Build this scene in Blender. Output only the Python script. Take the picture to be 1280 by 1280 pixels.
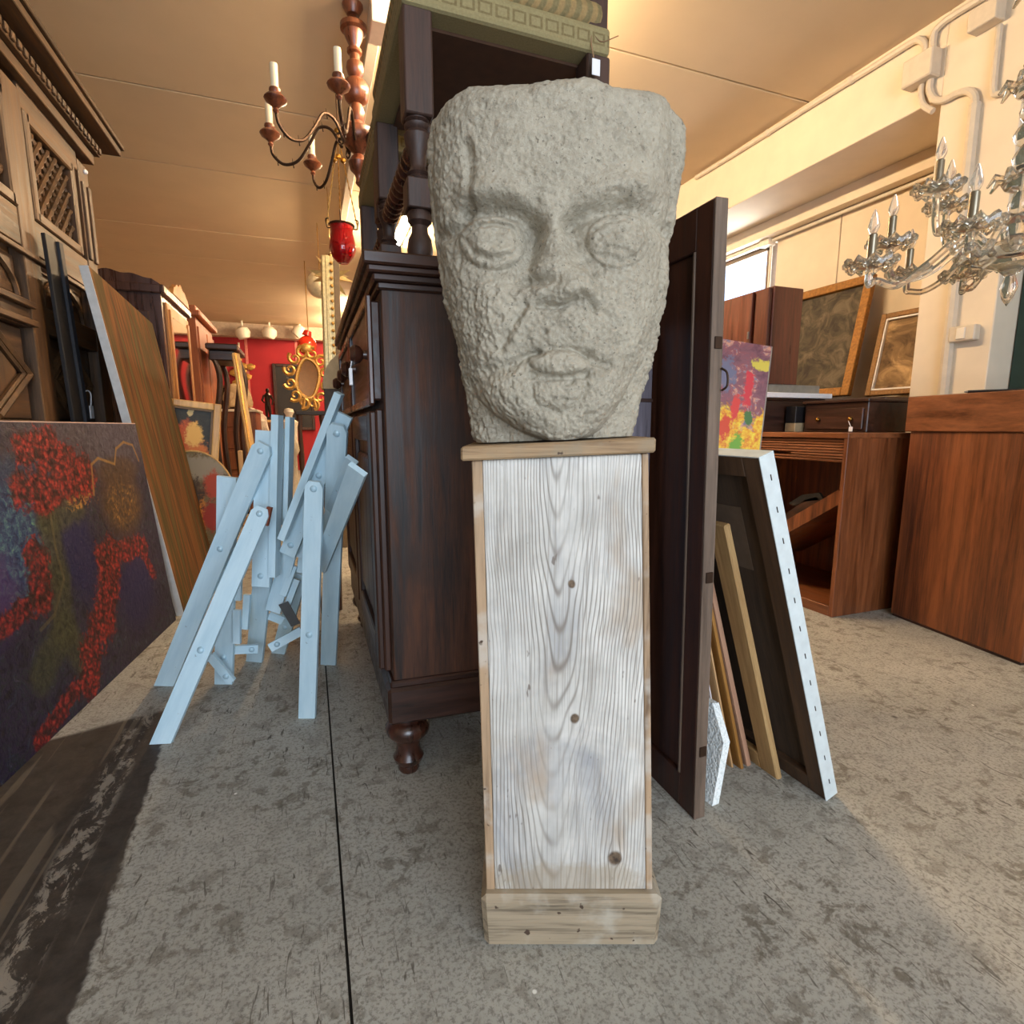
import bpy, bmesh, math, random
import numpy as np
from mathutils import Vector, Matrix
random.seed(7)
for o in list(bpy.data.objects): bpy.data.objects.remove(o)
SC = bpy.context.scene
COL = SC.collection
# ------------------------------------------------------------------ camera
EYE = Vector((0, 0, 0.90)); YAW = math.radians(20.335); PITCH = math.radians(8.778); FPX = 680.0
cd = bpy.data.cameras.new('camera'); cam = bpy.data.objects.new('camera', cd); COL.objects.link(cam)
cam.location = EYE; cam.rotation_euler = (math.pi / 2 - PITCH, 0, -YAW)
cd.sensor_width = 36; cd.lens = 36 * FPX / 1280; cd.clip_start = 0.02; cd.clip_end = 100
SC.camera = cam
# ------------------------------------------------------------------ world, daylight, exposure
w = bpy.data.worlds.new('sky'); SC.world = w; w.use_nodes = True
w.node_tree.nodes['Background'].inputs[0].default_value = (0.62, 0.76, 1.0, 1)
w.node_tree.nodes['Background'].inputs[1].default_value = 2.5
def area(name, loc, rot, sx, sy, power, col):
    l = bpy.data.lights.new(name, 'AREA'); l.shape = 'RECTANGLE'; l.size = sx; l.size_y = sy
    l.energy = power; l.color = col
    o = bpy.data.objects.new(name, l); COL.objects.link(o); o.location = loc; o.rotation_euler = rot
    return o
# daylight entering through the shop window behind the camera and the high window in the recess
area('daylight_shopfront_offscreen', (0.3, -2.62, 1.45), (math.radians(90), 0, 0), 3.2, 2.3, 138, (0.80, 0.90, 1.0))
area('daylight_high_window', (3.85, 4.05, 2.15), (0, math.radians(90), 0), 0.5, 0.9, 40, (1.0, 0.97, 0.92))
vs = SC.view_settings
vs.view_transform = 'Standard'; vs.look = 'None'; vs.exposure = 0.0; vs.gamma = 1.0; vs.use_curve_mapping = False
WARM = (1.0, 0.68, 0.36)

# ------------------------------------------------------------------ helpers: measuring
_f = Vector((math.sin(YAW) * math.cos(PITCH), math.cos(YAW) * math.cos(PITCH), -math.sin(PITCH)))
_r = Vector((math.cos(YAW), -math.sin(YAW), 0)); _u = _r.cross(_f)
FWD = Vector((math.sin(YAW), math.cos(YAW), 0)); RGT = _r
def ray(x, y): return _f + _r * ((x - 640) / FPX) - _u * ((y - 640) / FPX)
def atY(x, y, Y): d = ray(x, y); return EYE + d * (Y / d.y)
def atX(x, y, X): d = ray(x, y); return EYE + d * (X / d.x)
def atZ(x, y, z=0.0): d = ray(x, y); return EYE + d * ((z - EYE.z) / d.z)
def V(*a): return Vector(a)

# ------------------------------------------------------------------ helpers: materials
def lin(c):
    c = c / 255.0
    return c / 12.92 if c <= 0.04045 else ((c + 0.055) / 1.055) ** 2.4
def rgb(r, g, b): return (lin(r), lin(g), lin(b), 1)
class G:
    def __init__(s, name):
        s.m = bpy.data.materials.new(name); s.m.use_nodes = True; s.nt = s.m.node_tree; s.nt.nodes.clear()
        o = s.nt.nodes.new('ShaderNodeOutputMaterial'); s.b = s.nt.nodes.new('ShaderNodeBsdfPrincipled')
        s.nt.links.new(s.b.outputs[0], o.inputs[0]); s.tc = None
    def lk(s, a, sock):
        if isinstance(a, bpy.types.NodeSocket): s.nt.links.new(a, sock)
        elif a is not None: sock.default_value = a
    def obj(s):
        if not s.tc: s.tc = s.nt.nodes.new('ShaderNodeTexCoord')
        return s.tc.outputs['Object']
    def vec(s, scale=(1, 1, 1), loc=(0, 0, 0), rot=(0, 0, 0), src=None):
        n = s.nt.nodes.new('ShaderNodeMapping'); s.lk(src or s.obj(), n.inputs[0])
        n.inputs['Location'].default_value = loc; n.inputs['Rotation'].default_value = rot; n.inputs['Scale'].default_value = scale
        return n.outputs[0]
    def sep(s, v=None):
        n = s.nt.nodes.new('ShaderNodeSeparateXYZ'); s.lk(v or s.obj(), n.inputs[0]); return n.outputs
    def comb(s, x, y, z):
        n = s.nt.nodes.new('ShaderNodeCombineXYZ')
        for a, i in zip((x, y, z), n.inputs): s.lk(a, i)
        return n.outputs[0]
    def mth(s, op, a, b=None, c=None):
        n = s.nt.nodes.new('ShaderNodeMath'); n.operation = op; s.lk(a, n.inputs[0]); s.lk(b, n.inputs[1]); s.lk(c, n.inputs[2]); return n.outputs[0]
    def noise(s, vec=None, scale=5, detail=3, rough=0.55, dist=0.0):
        n = s.nt.nodes.new('ShaderNodeTexNoise'); s.lk(vec or s.obj(), n.inputs['Vector'])
        n.inputs['Scale'].default_value = scale; n.inputs['Detail'].default_value = detail
        n.inputs['Roughness'].default_value = rough; n.inputs['Distortion'].default_value = dist
        return n.outputs[0]
    def voro(s, vec=None, scale=5, feature='F1'):
        n = s.nt.nodes.new('ShaderNodeTexVoronoi'); n.feature = feature; s.lk(vec or s.obj(), n.inputs['Vector']); n.inputs['Scale'].default_value = scale
        return n.outputs['Distance']
    def wave(s, vec=None, scale=5, dist=2, detail=2, dscale=1, kind='BANDS', d='X', prof='SIN'):
        n = s.nt.nodes.new('ShaderNodeTexWave'); n.wave_type = kind; n.wave_profile = prof
        if kind == 'BANDS': n.bands_direction = d
        else: n.rings_direction = d
        s.lk(vec or s.obj(), n.inputs['Vector']); n.inputs['Scale'].default_value = scale; n.inputs['Distortion'].default_value = dist
        n.inputs['Detail'].default_value = detail; n.inputs['Detail Scale'].default_value = dscale
        return n.outputs[1]
    def ramp(s, fac, stops, interp='LINEAR'):
        n = s.nt.nodes.new('ShaderNodeValToRGB'); s.lk(fac, n.inputs[0]); e = n.color_ramp.elements; n.color_ramp.interpolation = interp
        while len(e) > 1: e.remove(e[-1])
        e[0].position = stops[0][0]; e[0].color = stops[0][1]
        for p, c in stops[1:]: k = e.new(p); k.color = c
        return n.outputs[0]
    def mix(s, fac, a, b, mode='MIX'):
        n = s.nt.nodes.new('ShaderNodeMix'); n.data_type = 'RGBA'; n.blend_type = mode
        s.lk(fac, n.inputs[0]); s.lk(a, n.inputs[6]); s.lk(b, n.inputs[7]); return n.outputs[2]
    def rng(s, v, a, b, c=0.0, d=1.0, smooth=True):
        n = s.nt.nodes.new('ShaderNodeMapRange'); n.interpolation_type = 'SMOOTHSTEP' if smooth else 'LINEAR'
        s.lk(v, n.inputs[0])
        for i, q in enumerate((a, b, c, d)): n.inputs[i + 1].default_value = q
        return n.outputs[0]
    def blob(s, u, v, cu, cv, ru, rv, soft=0.2, nz=None, amp=0.0):
        a = s.mth('DIVIDE', s.mth('SUBTRACT', u, cu), ru); b = s.mth('DIVIDE', s.mth('SUBTRACT', v, cv), rv)
        d = s.mth('SQRT', s.mth('ADD', s.mth('MULTIPLY', a, a), s.mth('MULTIPLY', b, b)))
        if nz is not None: d = s.mth('ADD', d, s.mth('MULTIPLY', s.mth('SUBTRACT', nz, 0.5), amp))
        return s.rng(d, 1 + soft, 1 - soft)
    def seg(s, u, v, a, b, wd, soft=0.3, nz=None, amp=0.0):      # mask along a straight stroke
        dx, dy = b[0] - a[0], b[1] - a[1]; L2 = dx * dx + dy * dy
        pu = s.mth('SUBTRACT', u, a[0]); pv = s.mth('SUBTRACT', v, a[1])
        t = s.mth('DIVIDE', s.mth('ADD', s.mth('MULTIPLY', pu, dx), s.mth('MULTIPLY', pv, dy)), L2)
        t = s.mth('MINIMUM', s.mth('MAXIMUM', t, 0.0), 1.0)
        qu = s.mth('SUBTRACT', pu, s.mth('MULTIPLY', t, dx)); qv = s.mth('SUBTRACT', pv, s.mth('MULTIPLY', t, dy))
        d = s.mth('DIVIDE', s.mth('SQRT', s.mth('ADD', s.mth('MULTIPLY', qu, qu), s.mth('MULTIPLY', qv, qv))), wd)
        if nz is not None: d = s.mth('ADD', d, s.mth('MULTIPLY', s.mth('SUBTRACT', nz, 0.5), amp))
        return s.rng(d, 1 + soft, 1 - soft)
    def bump(s, h, strength=0.3, dist=0.01, prev=None):
        n = s.nt.nodes.new('ShaderNodeBump'); n.inputs['Strength'].default_value = strength; n.inputs['Distance'].default_value = dist
        s.lk(h, n.inputs['Height']); s.lk(prev, n.inputs['Normal']); return n.outputs[0]
    def out(s, col, rough=0.6, metal=0.0, normal=None, **kw):
        s.lk(col, s.b.inputs['Base Color']); s.lk(rough, s.b.inputs['Roughness']); s.lk(metal, s.b.inputs['Metallic']); s.lk(normal, s.b.inputs['Normal'])
        for k, v in kw.items(): s.lk(v, s.b.inputs[k.replace('_', ' ')])
        return s.m
def plain(name, c, rough=0.6, metal=0.0, var=0.12, sc=30, bump=0.1, **kw):
    g = G(name); n = g.noise(scale=sc, detail=3)
    d = tuple(x * (1 - var) for x in c[:3]) + (1,); e = tuple(min(1, x * (1 + var)) for x in c[:3]) + (1,)
    return g.out(g.ramp(n, [(0.3, d), (0.7, e)]), rough, metal, g.bump(n, bump, 0.002), **kw)
def wood(name, dark, light, axis='z', sc=1.0, rough=0.45, bump=0.15, stain=None, coat=0.0, dist=3.0):
    g = G(name); k = 0.06
    s3 = {'x': (k, 1, 1), 'y': (1, k, 1), 'z': (1, 1, k)}[axis]
    v = g.vec(scale=tuple(q * sc for q in s3))
    n1 = g.noise(v, 34, 5, 0.6, 0.6); n2 = g.noise(v, 7, 3, 0.5, 1.0); n3 = g.noise(g.vec((sc,) * 3), 3.5, 3)
    f = g.mth('ADD', g.mth('MULTIPLY', n1, 0.55), g.mth('MULTIPLY', n2, 0.45))
    n4 = g.noise(v, 160, 3, 0.7); f = g.mth('ADD', g.mth('MULTIPLY', f, 0.8), g.mth('MULTIPLY', n4, 0.2))
    col = g.ramp(f, [(0.38, dark), (0.60, light)])
    if stain: col = g.mix(g.rng(n3, 0.5, 0.72, 0, 0.75), col, stain)
    r = g.rng(n1, 0.3, 0.7, rough - 0.08, rough + 0.12)
    return g.out(col, r, 0, g.bump(f, bump, 0.004), Coat_Weight=coat, Coat_Roughness=0.25)

# ------------------------------------------------------------------ helpers: meshes and objects
WM = {}                                   # world matrix of every object made here
def tag(o, label=None, cat=None, group=None, kind=None):
    if label: o['label'] = label
    if cat: o['category'] = cat
    if group: o['group'] = group
    if kind: o['kind'] = kind
    return o
def basis(loc, rz=0.0, M=None):
    return M if M is not None else Matrix.Translation(Vector(loc)) @ Matrix.Rotation(rz, 4, 'Z')
def empty(name, loc, label=None, cat=None, group=None, rz=0.0, kind=None, M=None):
    o = bpy.data.objects.new(name, None); COL.objects.link(o); o.empty_display_size = 0.05
    m = basis(loc, rz, M); o.matrix_world = m; WM[o.name] = m
    return tag(o, label, cat, group, kind)
def frame(O, ux, uz):
    """placement matrix: x along ux, z along uz (made square), y = z x x"""
    x = Vector(ux).normalized(); z = Vector(uz); z = (z - x * z.dot(x)).normalized(); y = z.cross(x)
    m = Matrix((x, y, z)).transposed().to_4x4(); m.translation = Vector(O); return m
class MB:
    def __init__(s): s.bm = bmesh.new()
    def box(s, c, size, bev=0.0, M=None, seg=1):
        m = Matrix.Translation(Vector(c)) @ Matrix.Diagonal(Vector(tuple(size) + (1,)))
        if M is not None: m = M @ m
        r = bmesh.ops.create_cube(s.bm, size=1, matrix=m)
        if bev > 0:
            es = list({e for v in r['verts'] for e in v.link_edges})
            bmesh.ops.bevel(s.bm, geom=es, offset=bev, segments=seg, profile=0.5, affect='EDGES')
        return s
    def b2(s, lo, hi, bev=0.0, M=None, seg=1):
        lo = Vector(lo); hi = Vector(hi); return s.box((lo + hi) / 2, hi - lo, bev, M, seg)
    def hexa(s, bot, top, bev=0.0):
        vs = [s.bm.verts.new(p) for p in list(bot) + list(top)]
        fs = [(3, 2, 1, 0), (4, 5, 6, 7), (0, 1, 5, 4), (1, 2, 6, 5), (2, 3, 7, 6), (3, 0, 4, 7)]
        for f in fs: s.bm.faces.new([vs[i] for i in f])
        if bev > 0:
            es = list({e for v in vs for e in v.link_edges})
            bmesh.ops.bevel(s.bm, geom=es, offset=bev, segments=1, profile=0.5, affect='EDGES')
        return s
    def prism(s, poly, y0, y1, M=None):
        """poly in x,z; extruded along y"""
        M = M or Matrix()
        a = [s.bm.verts.new(M @ Vector((x, y0, z))) for x, z in poly]; b = [s.bm.verts.new(M @ Vector((x, y1, z))) for x, z in poly]
        n = len(poly); s.bm.faces.new(a); s.bm.faces.new(b[::-1])
        for i in range(n): s.bm.faces.new((a[i], b[i], b[(i + 1) % n], a[(i + 1) % n]))
        return s
    def lathe(s, prof, n=16, M=None):
        M = M or Matrix(); rings = []
        for r, z in prof:
            if r < 1e-5: rings.append([s.bm.verts.new(M @ Vector((0, 0, z)))])
            else: rings.append([s.bm.verts.new(M @ Vector((r * math.cos(2 * math.pi * i / n), r * math.sin(2 * math.pi * i / n), z))) for i in range(n)])
        for a, b in zip(rings, rings[1:]):
            for i in range(n):
                j = (i + 1) % n
                if len(a) == 1 and len(b) == 1: break
                if len(a) == 1: s.bm.faces.new((a[0], b[j], b[i]))
                elif len(b) == 1: s.bm.faces.new((a[i], a[j], b[0]))
                else: s.bm.faces.new((a[i], a[j], b[j], b[i]))
        if len(rings[0]) > 1: s.bm.faces.new(rings[0][::-1])
        if len(rings[-1]) > 1: s.bm.faces.new(rings[-1])
        return s
    def tube(s, pts, r, n=8, closed=False):
        pts = [Vector(p) for p in pts]; k = len(pts); rad = r if isinstance(r, (list, tuple)) else [r] * k
        rings = []; prev = None
        for i, p in enumerate(pts):
            a = pts[(i - 1) % k] if (closed or i > 0) else p; b = pts[(i + 1) % k] if (closed or i < k - 1) else p
            t = (b - a).normalized()
            if prev is None:
                ref = Vector((0, 0, 1)) if abs(t.z) < 0.9 else Vector((1, 0, 0)); nrm = t.cross(ref).normalized()
            else: nrm = (prev - t * prev.dot(t)).normalized()
            prev = nrm; bn = t.cross(nrm)
            rings.append([s.bm.verts.new(p + (nrm * math.cos(2 * math.pi * j / n) + bn * math.sin(2 * math.pi * j / n)) * rad[i]) for j in range(n)])
        m = k if closed else k - 1
        for i in range(m):
            a = rings[i]; b = rings[(i + 1) % k]
            for j in range(n): s.bm.faces.new((a[j], a[(j + 1) % n], b[(j + 1) % n], b[j]))
        if not closed: s.bm.faces.new(rings[0][::-1]); s.bm.faces.new(rings[-1])
        return s
    def ico(s, c, r, sub=2, sc=(1, 1, 1)):
        bmesh.ops.create_icosphere(s.bm, subdivisions=sub, radius=r, matrix=Matrix.Translation(Vector(c)) @ Matrix.Diagonal(Vector(tuple(sc) + (1,)))); return s
    def build(s, name, mat, parent=None, smooth=False, local=False, loc=None, rz=0.0, M=None, label=None, cat=None, group=None, kind=None):
        """vertices are in world space unless local=True; loc/rz/M give the object's own frame"""
        bm = s.bm; bmesh.ops.recalc_face_normals(bm, faces=bm.faces)
        pm = WM[parent.name] if parent else Matrix()
        if M is not None: wm = M
        elif loc is not None: wm = basis(loc, rz)
        else: wm = pm
        if not local: bm.transform(wm.inverted())
        if smooth:
            for f in bm.faces: f.smooth = True
            for e in bm.edges:
                if len(e.link_faces) == 2 and e.calc_face_angle(0) > math.radians(38): e.smooth = False
        me = bpy.data.meshes.new(name); bm.to_mesh(me); bm.free(); me.materials.append(mat)
        o = bpy.data.objects.new(name, me); COL.objects.link(o)
        if parent: o.parent = parent; o.matrix_local = pm.inverted() @ wm
        else: o.matrix_world = wm
        WM[o.name] = wm
        return tag(o, label, cat, group, kind)
def copy_tree(o, parent=None):
    c = o.copy(); COL.objects.link(c); c.parent = parent
    if parent is not None: c.matrix_parent_inverse = o.matrix_parent_inverse.copy()
    for ch in list(o.children): copy_tree(ch, c)
    return c
def curve(pts, n=8):
    """Catmull-Rom through points"""
    P = [Vector(p) for p in pts]; P = [P[0] * 2 - P[1]] + P + [P[-1] * 2 - P[-2]]; out = []
    for i in range(1, len(P) - 2):
        for k in range(n):
            t = k / n; a, b, c, d = P[i - 1], P[i], P[i + 1], P[i + 2]
            out.append(0.5 * ((2 * b) + (c - a) * t + (2 * a - 5 * b + 4 * c - d) * t * t + (3 * b - a - 3 * c + d) * t ** 3))
    out.append(P[-2]); return out
# ------------------------------------------------------------------ shared materials
m_wall = plain('wall_plaster', rgb(226, 210, 186), 0.85, var=0.04, sc=6, bump=0.15)
m_ceil = plain('ceiling_paint', rgb(208, 186, 154), 0.8, var=0.03, sc=3, bump=0.05)
m_trim_dark = plain('header_paint', rgb(120, 104, 88), 0.7, var=0.06)
m_white = plain('white_paint', rgb(225, 215, 198), 0.55, var=0.05)
m_red = plain('red_wall_paint', rgb(158, 26, 38), 0.75, var=0.06, sc=4)
m_darkwood = wood('dark_walnut', rgb(24, 12, 8), rgb(70, 40, 26), 'z', 1.0, 0.45, 0.2, stain=rgb(34, 22, 18), coat=0.1)
m_darkwood_x = wood('dark_walnut_cross', rgb(24, 12, 8), rgb(68, 38, 25), 'x', 1.0, 0.42, 0.2, coat=0.12)
m_darkwood_y = wood('dark_walnut_long', rgb(24, 12, 8), rgb(68, 38, 25), 'y', 1.0, 0.42, 0.2, coat=0.12)
m_turned = wood('turned_walnut', rgb(30, 14, 9), rgb(78, 42, 28), 'z', 1.5, 0.3, 0.1, coat=0.5)
m_teak = wood('teak', rgb(64, 30, 13), rgb(140, 80, 42), 'z', 1.0, 0.42, 0.08, coat=0.15)
m_teak_y = wood('teak_long', rgb(80, 42, 20), rgb(140, 84, 48), 'y', 1.0, 0.42, 0.08, coat=0.15)
m_black = plain('black_paint', rgb(22, 20, 22), 0.5, var=0.3)
m_brass = plain('aged_brass', rgb(150, 112, 52), 0.35, 1.0)
m_gilt = plain('gilded_carving', rgb(196, 150, 78), 0.4, 0.6, var=0.25, sc=60, bump=0.4)
m_iron = plain('dark_iron', rgb(60, 42, 30), 0.5, 0.7)
m_steel = plain('grey_steel', rgb(120, 122, 125), 0.4, 0.8)
m_paper = plain('white_card', rgb(235, 235, 238), 0.7, var=0.03)
m_candle = plain('candle_sleeve', rgb(236, 222, 190), 0.5, var=0.04)
def thin_glass(name, tint):
    m = bpy.data.materials.new(name); m.use_nodes = True; nt = m.node_tree; nt.nodes.clear()
    o = nt.nodes.new('ShaderNodeOutputMaterial'); mx = nt.nodes.new('ShaderNodeMixShader'); t = nt.nodes.new('ShaderNodeBsdfTransparent')
    g = nt.nodes.new('ShaderNodeBsdfGlossy'); fr = nt.nodes.new('ShaderNodeValue'); fr.outputs[0].default_value = 0.06
    t.inputs[0].default_value = tint; g.inputs['Roughness'].default_value = 0.03
    nt.links.new(fr.outputs[0], mx.inputs[0]); nt.links.new(t.outputs[0], mx.inputs[1]); nt.links.new(g.outputs[0], mx.inputs[2]); nt.links.new(mx.outputs[0], o.inputs[0])
    return m
m_pane = thin_glass('window_glass', (0.96, 0.98, 1, 1))
def emit(name, col, s):
    g = G(name); return g.out((0.9, 0.85, 0.75, 1), 0.4, Emission_Color=col, Emission_Strength=s)
# floor concrete
def floor_mat():
    g = G('worn_concrete'); o = g.obj(); x, y, z = g.sep()
    n1 = g.noise(scale=2.2, detail=6, rough=0.65); n2 = g.noise(scale=20, detail=8, rough=0.7, dist=0.4); n3 = g.noise(scale=120, detail=5, rough=0.75)
    base = g.ramp(n1, [(0.3, rgb(158, 156, 147)), (0.7, rgb(182, 179, 169))])
    base = g.mix(g.mth('MULTIPLY', g.rng(n2, 0.50, 0.60, 0, 0.75), g.rng(g.noise(scale=2.6, detail=4, rough=0.65), 0.38, 0.62, 0.25, 1.0)), base, rgb(96, 87, 72))
    # short dark scuffs: stretched noise at three angles
    for k, (ang, sx, th) in enumerate(((0.7, 5, 0.63), (-0.5, 6, 0.64), (1.9, 5, 0.65))):
        v = g.vec((80, 13, 1), (k * 3.1, k * 1.7, 0), (0, 0, ang))
        s = g.noise(v, 1.0, 3, 0.6, 0.8)
        base = g.mix(g.mth('MULTIPLY', g.rng(s, th + 0.01, th + 0.06), g.rng(n1, 0.35, 0.6, 0.35, 0.9)), base, rgb(70, 62, 52))
    base = g.mix(g.rng(n3, 0.47, 0.62, 0, 0.6), base, rgb(92, 87, 77))
    # oil drops
    vd = g.voro(scale=7); base = g.mix(g.mth('MULTIPLY', g.rng(vd, 0.13, 0.08), g.rng(g.noise(scale=1.3, detail=2), 0.55, 0.65)), base, rgb(48, 36, 26))
    # white paint flecks
    vf = g.voro(scale=9); base = g.mix(g.mth('MULTIPLY', g.rng(vf, 0.045, 0.03, smooth=False), g.rng(g.noise(scale=6, detail=1), 0.52, 0.56)), base, rgb(232, 230, 222))
    # dark rubber-like paint strip along the painting side, with a ragged edge and worn glue patches
    e = g.mth('ADD', x, g.mth('MULTIPLY', g.mth('SUBTRACT', g.noise(scale=25, detail=3), 0.5), 0.03))
    e = g.mth('ADD', e, g.mth('MULTIPLY', g.mth('SUBTRACT', y, 0.89), 0.062))
    m1 = g.rng(e, -0.385, -0.395)
    e2 = g.mth('ADD', y, g.mth('MULTIPLY', g.mth('SUBTRACT', g.noise(scale=3, detail=2), 0.5), 0.12))
    m1 = g.mth('MULTIPLY', m1, g.rng(g.mth('SUBTRACT', e2, g.mth('MULTIPLY', g.mth('ADD', x, 0.45), 0.35)), 1.96, 1.93))
    m1 = g.mth('MULTIPLY', m1, g.rng(e, -0.90, -0.86))
    dk = g.ramp(g.noise(scale=20, detail=6, rough=0.7), [(0.3, rgb(46, 40, 35)), (0.7, rgb(74, 66, 58))])
    sc = g.noise(g.vec((26, 1.6, 1), rot=(0, 0, 0.5)), 1.0, 2, 0.5, 0.5); dk = g.mix(g.rng(sc, 0.61, 0.66, 0, 0.55), dk, rgb(118, 106, 90))
    sc = g.noise(g.vec((30, 1.2, 1), rot=(0, 0, 1.0)), 1.0, 2, 0.5, 0.5); dk = g.mix(g.rng(sc, 0.62, 0.66, 0, 0.5), dk, rgb(118, 106, 90))
    st = g.rng(g.mth('ABSOLUTE', g.mth('ADD', g.mth('ADD', x, 0.505), g.mth('MULTIPLY', g.mth('SUBTRACT', y, 0.89), 0.03))), 0.045, 0.02)
    pt = g.noise(g.vec((26, 12, 1), rot=(0, 0, 0.6)), 1.0, 6, 0.75, 0.5); dk = g.mix(g.mth('MULTIPLY', st, g.rng(pt, 0.50, 0.56)), dk, rgb(140, 132, 120))
    base = g.mix(m1, base, dk)
    h = g.mth('ADD', g.mth('MULTIPLY', n2, 0.6), g.mth('MULTIPLY', n3, 0.4))
    return g.out(base, g.rng(n2, 0.3, 0.7, 0.55, 0.75), 0, g.bump(h, 0.25, 0.004))
m_floor = floor_mat()
m_joint = plain('joint_dirt', rgb(48, 44, 40), 0.9, var=0.3)

# ------------------------------------------------------------------ setting
X0, X1, YF, YB, ZC = -4.50, 3.70, -2.5, 12.6, 2.95
root = empty('floor', (0, 0, 0), kind='structure', label='grey worn concrete floor with a dark strip and a straight joint')
MB().b2((X0, YF, -0.06), (0.0125, YB, 0)).build('slab', m_floor, root)
MB().b2((0.0175, YF, -0.06), (3.9, YB, 0)).build('slab', m_floor, root)
MB().b2((0.010, YF, -0.06), (0.020, YB, -0.012)).build('joint_filler', m_joint, root)
root = empty('ceiling', (0, 0, ZC), kind='structure', label='tan painted ceiling of wide slabs with thin joints')
js = [-2.5, -0.9, 0.4, 1.67, 2.93, 4.2, 5.29, 6.85, 7.9, 8.83, 10.2, 11.4, 12.6]
for a, b in zip(js, js[1:]):
    MB().b2((X0, a + 0.006, ZC), (3.9, b - 0.006, ZC + 0.08), 0.004).build('ceiling_panel', m_ceil, root)
MB().b2((X0, YF, ZC + 0.05), (3.9, YB, ZC + 0.1)).build('backing', m_trim_dark, root)
root = empty('wall_left', (X0, 0, 0), kind='structure')
MB().b2((X0 - 0.1, YF, 0), (X0, YB, ZC)).build('wall', m_wall, root)
root = empty('wall_back', (0, YB, 0), kind='structure', label='deep red back wall with pale seams and a cream band on top')
for a, b in ((-4.5, -1.10), (-1.085, -0.155), (-0.14, 1.2), (1.215, 3.9)):
    MB().b2((a, YB, 0), (b, YB + 0.1, 2.70)).build('red_panel', m_red, root)
MB().b2((X0, YB + 0.04, 0), (3.9, YB + 0.1, 2.72)).build('seam_backing', m_white, root)
MB().b2((X0, YB - 0.25, 2.70), (3.9, YB + 0.1, ZC)).build('top_band', plain('band_paint', rgb(190, 170, 150), 0.8), root)
for x in (-1.0925, -0.1475, 1.2075): MB().b2((x - 0.025, YB - 0.012, 0), (x + 0.025, YB + 0.05, 2.70), 0.004).build('seam_batten', plain('seam_paint', rgb(206, 120, 110), 0.7), root)
root = empty('wall_front', (0, YF, 0), kind='structure')
for lo, hi in (((X0, YF - 0.1, 0), (-1.35, YF, ZC)), ((1.95, YF - 0.1, 0), (3.9, YF, ZC)), ((-1.35, YF - 0.1, 2.6), (1.95, YF, ZC)), ((-1.35, YF - 0.1, 0), (1.95, YF, 0.3))):
    MB().b2(lo, hi).build('wall', m_wall, root)
root = empty('window_1', (0.3, YF, 0.3), kind='structure')
fr = MB()
for x in (-1.33, 0.30, 1.93): fr.b2((x - 0.03, YF - 0.08, 0.3), (x + 0.03, YF - 0.02, 2.6))
for z in (0.33, 2.57): fr.b2((-1.35, YF - 0.08, z - 0.03), (1.95, YF - 0.02, z + 0.03))
fr.build('window_frame', m_white, root)
# right side: column, beam, recess
root = empty('wall_right', (3.1, 0, 0), kind='structure', label='pale plaster wall on the right with column, beam and recess')
MB().b2((3.10, 1.74, 0), (3.75, 2.10, ZC), 0.004).build('column', m_wall, root)
MB().b2((3.10, 2.10, 2.555), (3.75, YB, ZC), 0.004).build('beam', m_wall, root)
MB().b2((3.35, YF, 0), (3.75, 1.74, ZC)).build('wall', m_wall, root)
for a, b in ((2.10, 3.118), (3.126, 3.70)):
    MB().b2((3.70, a, 0), (3.78, b, 2.56), 0.002).build('wall_panel', m_wall, root)
MB().b2((3.72, 2.10, 0), (3.80, 3.72, 2.56)).build('backing', m_trim_dark, root)
MB().b2((3.70, 3.70, 0), (3.80, 4.60, 1.45)).build('wall_panel', m_wall, root)
MB().b2((3.70, 3.70, 2.42), (3.80, 4.60, 2.56)).build('wall_panel', m_wall, root)
MB().b2((3.70, 4.60, 0), (3.80, YB, 2.56)).build('wall_panel', m_wall, root)
MB().b2((3.57, 2.10, 2.44), (3.70, YB, 2.555), 0.003).build('header', m_wall, root)
MB().tube([(3.66, 2.1, 2.425), (3.66, 3.76, 2.425)], 0.014).build('pipe', m_white, root, smooth=True)
MB().tube([(3.66, 3.80, 2.425), (3.66, YB, 2.425)], 0.026).build('pipe', m_white, root, smooth=True)
MB().b2((3.62, 3.72, 2.39), (3.70, 3.82, 2.47), 0.004).build('junction_box', m_white, root)
MB().tube([(3.68, 3.745, 2.42), (3.68, 3.74, 1.2)], 0.012).build('pipe', m_white, root, smooth=True)
root = empty('window_2', (3.72, 4.1, 1.45), kind='structure', label='small bright high window in the recess wall')
fr = MB()
for y in (3.77, 4.52): fr.b2((3.69, y - 0.025, 1.45), (3.76, y + 0.025, 2.42))
for z in (1.475, 2.395): fr.b2((3.69, 3.75, z - 0.025), (3.76, 4.55, z + 0.025))
fr.build('window_frame', m_trim_dark, root)
MB().b2((3.72, 3.78, 1.48), (3.726, 4.52, 2.39)).build('pane', m_pane, root)
root = empty('door_1', (3.3, 1.25, 0), kind='structure', label='dark green door beside the column')
m_green = plain('green_paint', rgb(44, 66, 56), 0.55, var=0.1)
MB().b2((3.27, 0.82, 0.0), (3.32, 1.735, 2.25), 0.004).build('leaf', m_green, root)
MB().b2((3.25, 0.92, 1.2), (3.275, 1.62, 2.1), 0.008).build('raised_panel', m_green, root)
MB().b2((3.25, 0.92, 0.15), (3.275, 1.62, 1.05), 0.008).build('raised_panel', m_green, root)
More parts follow.
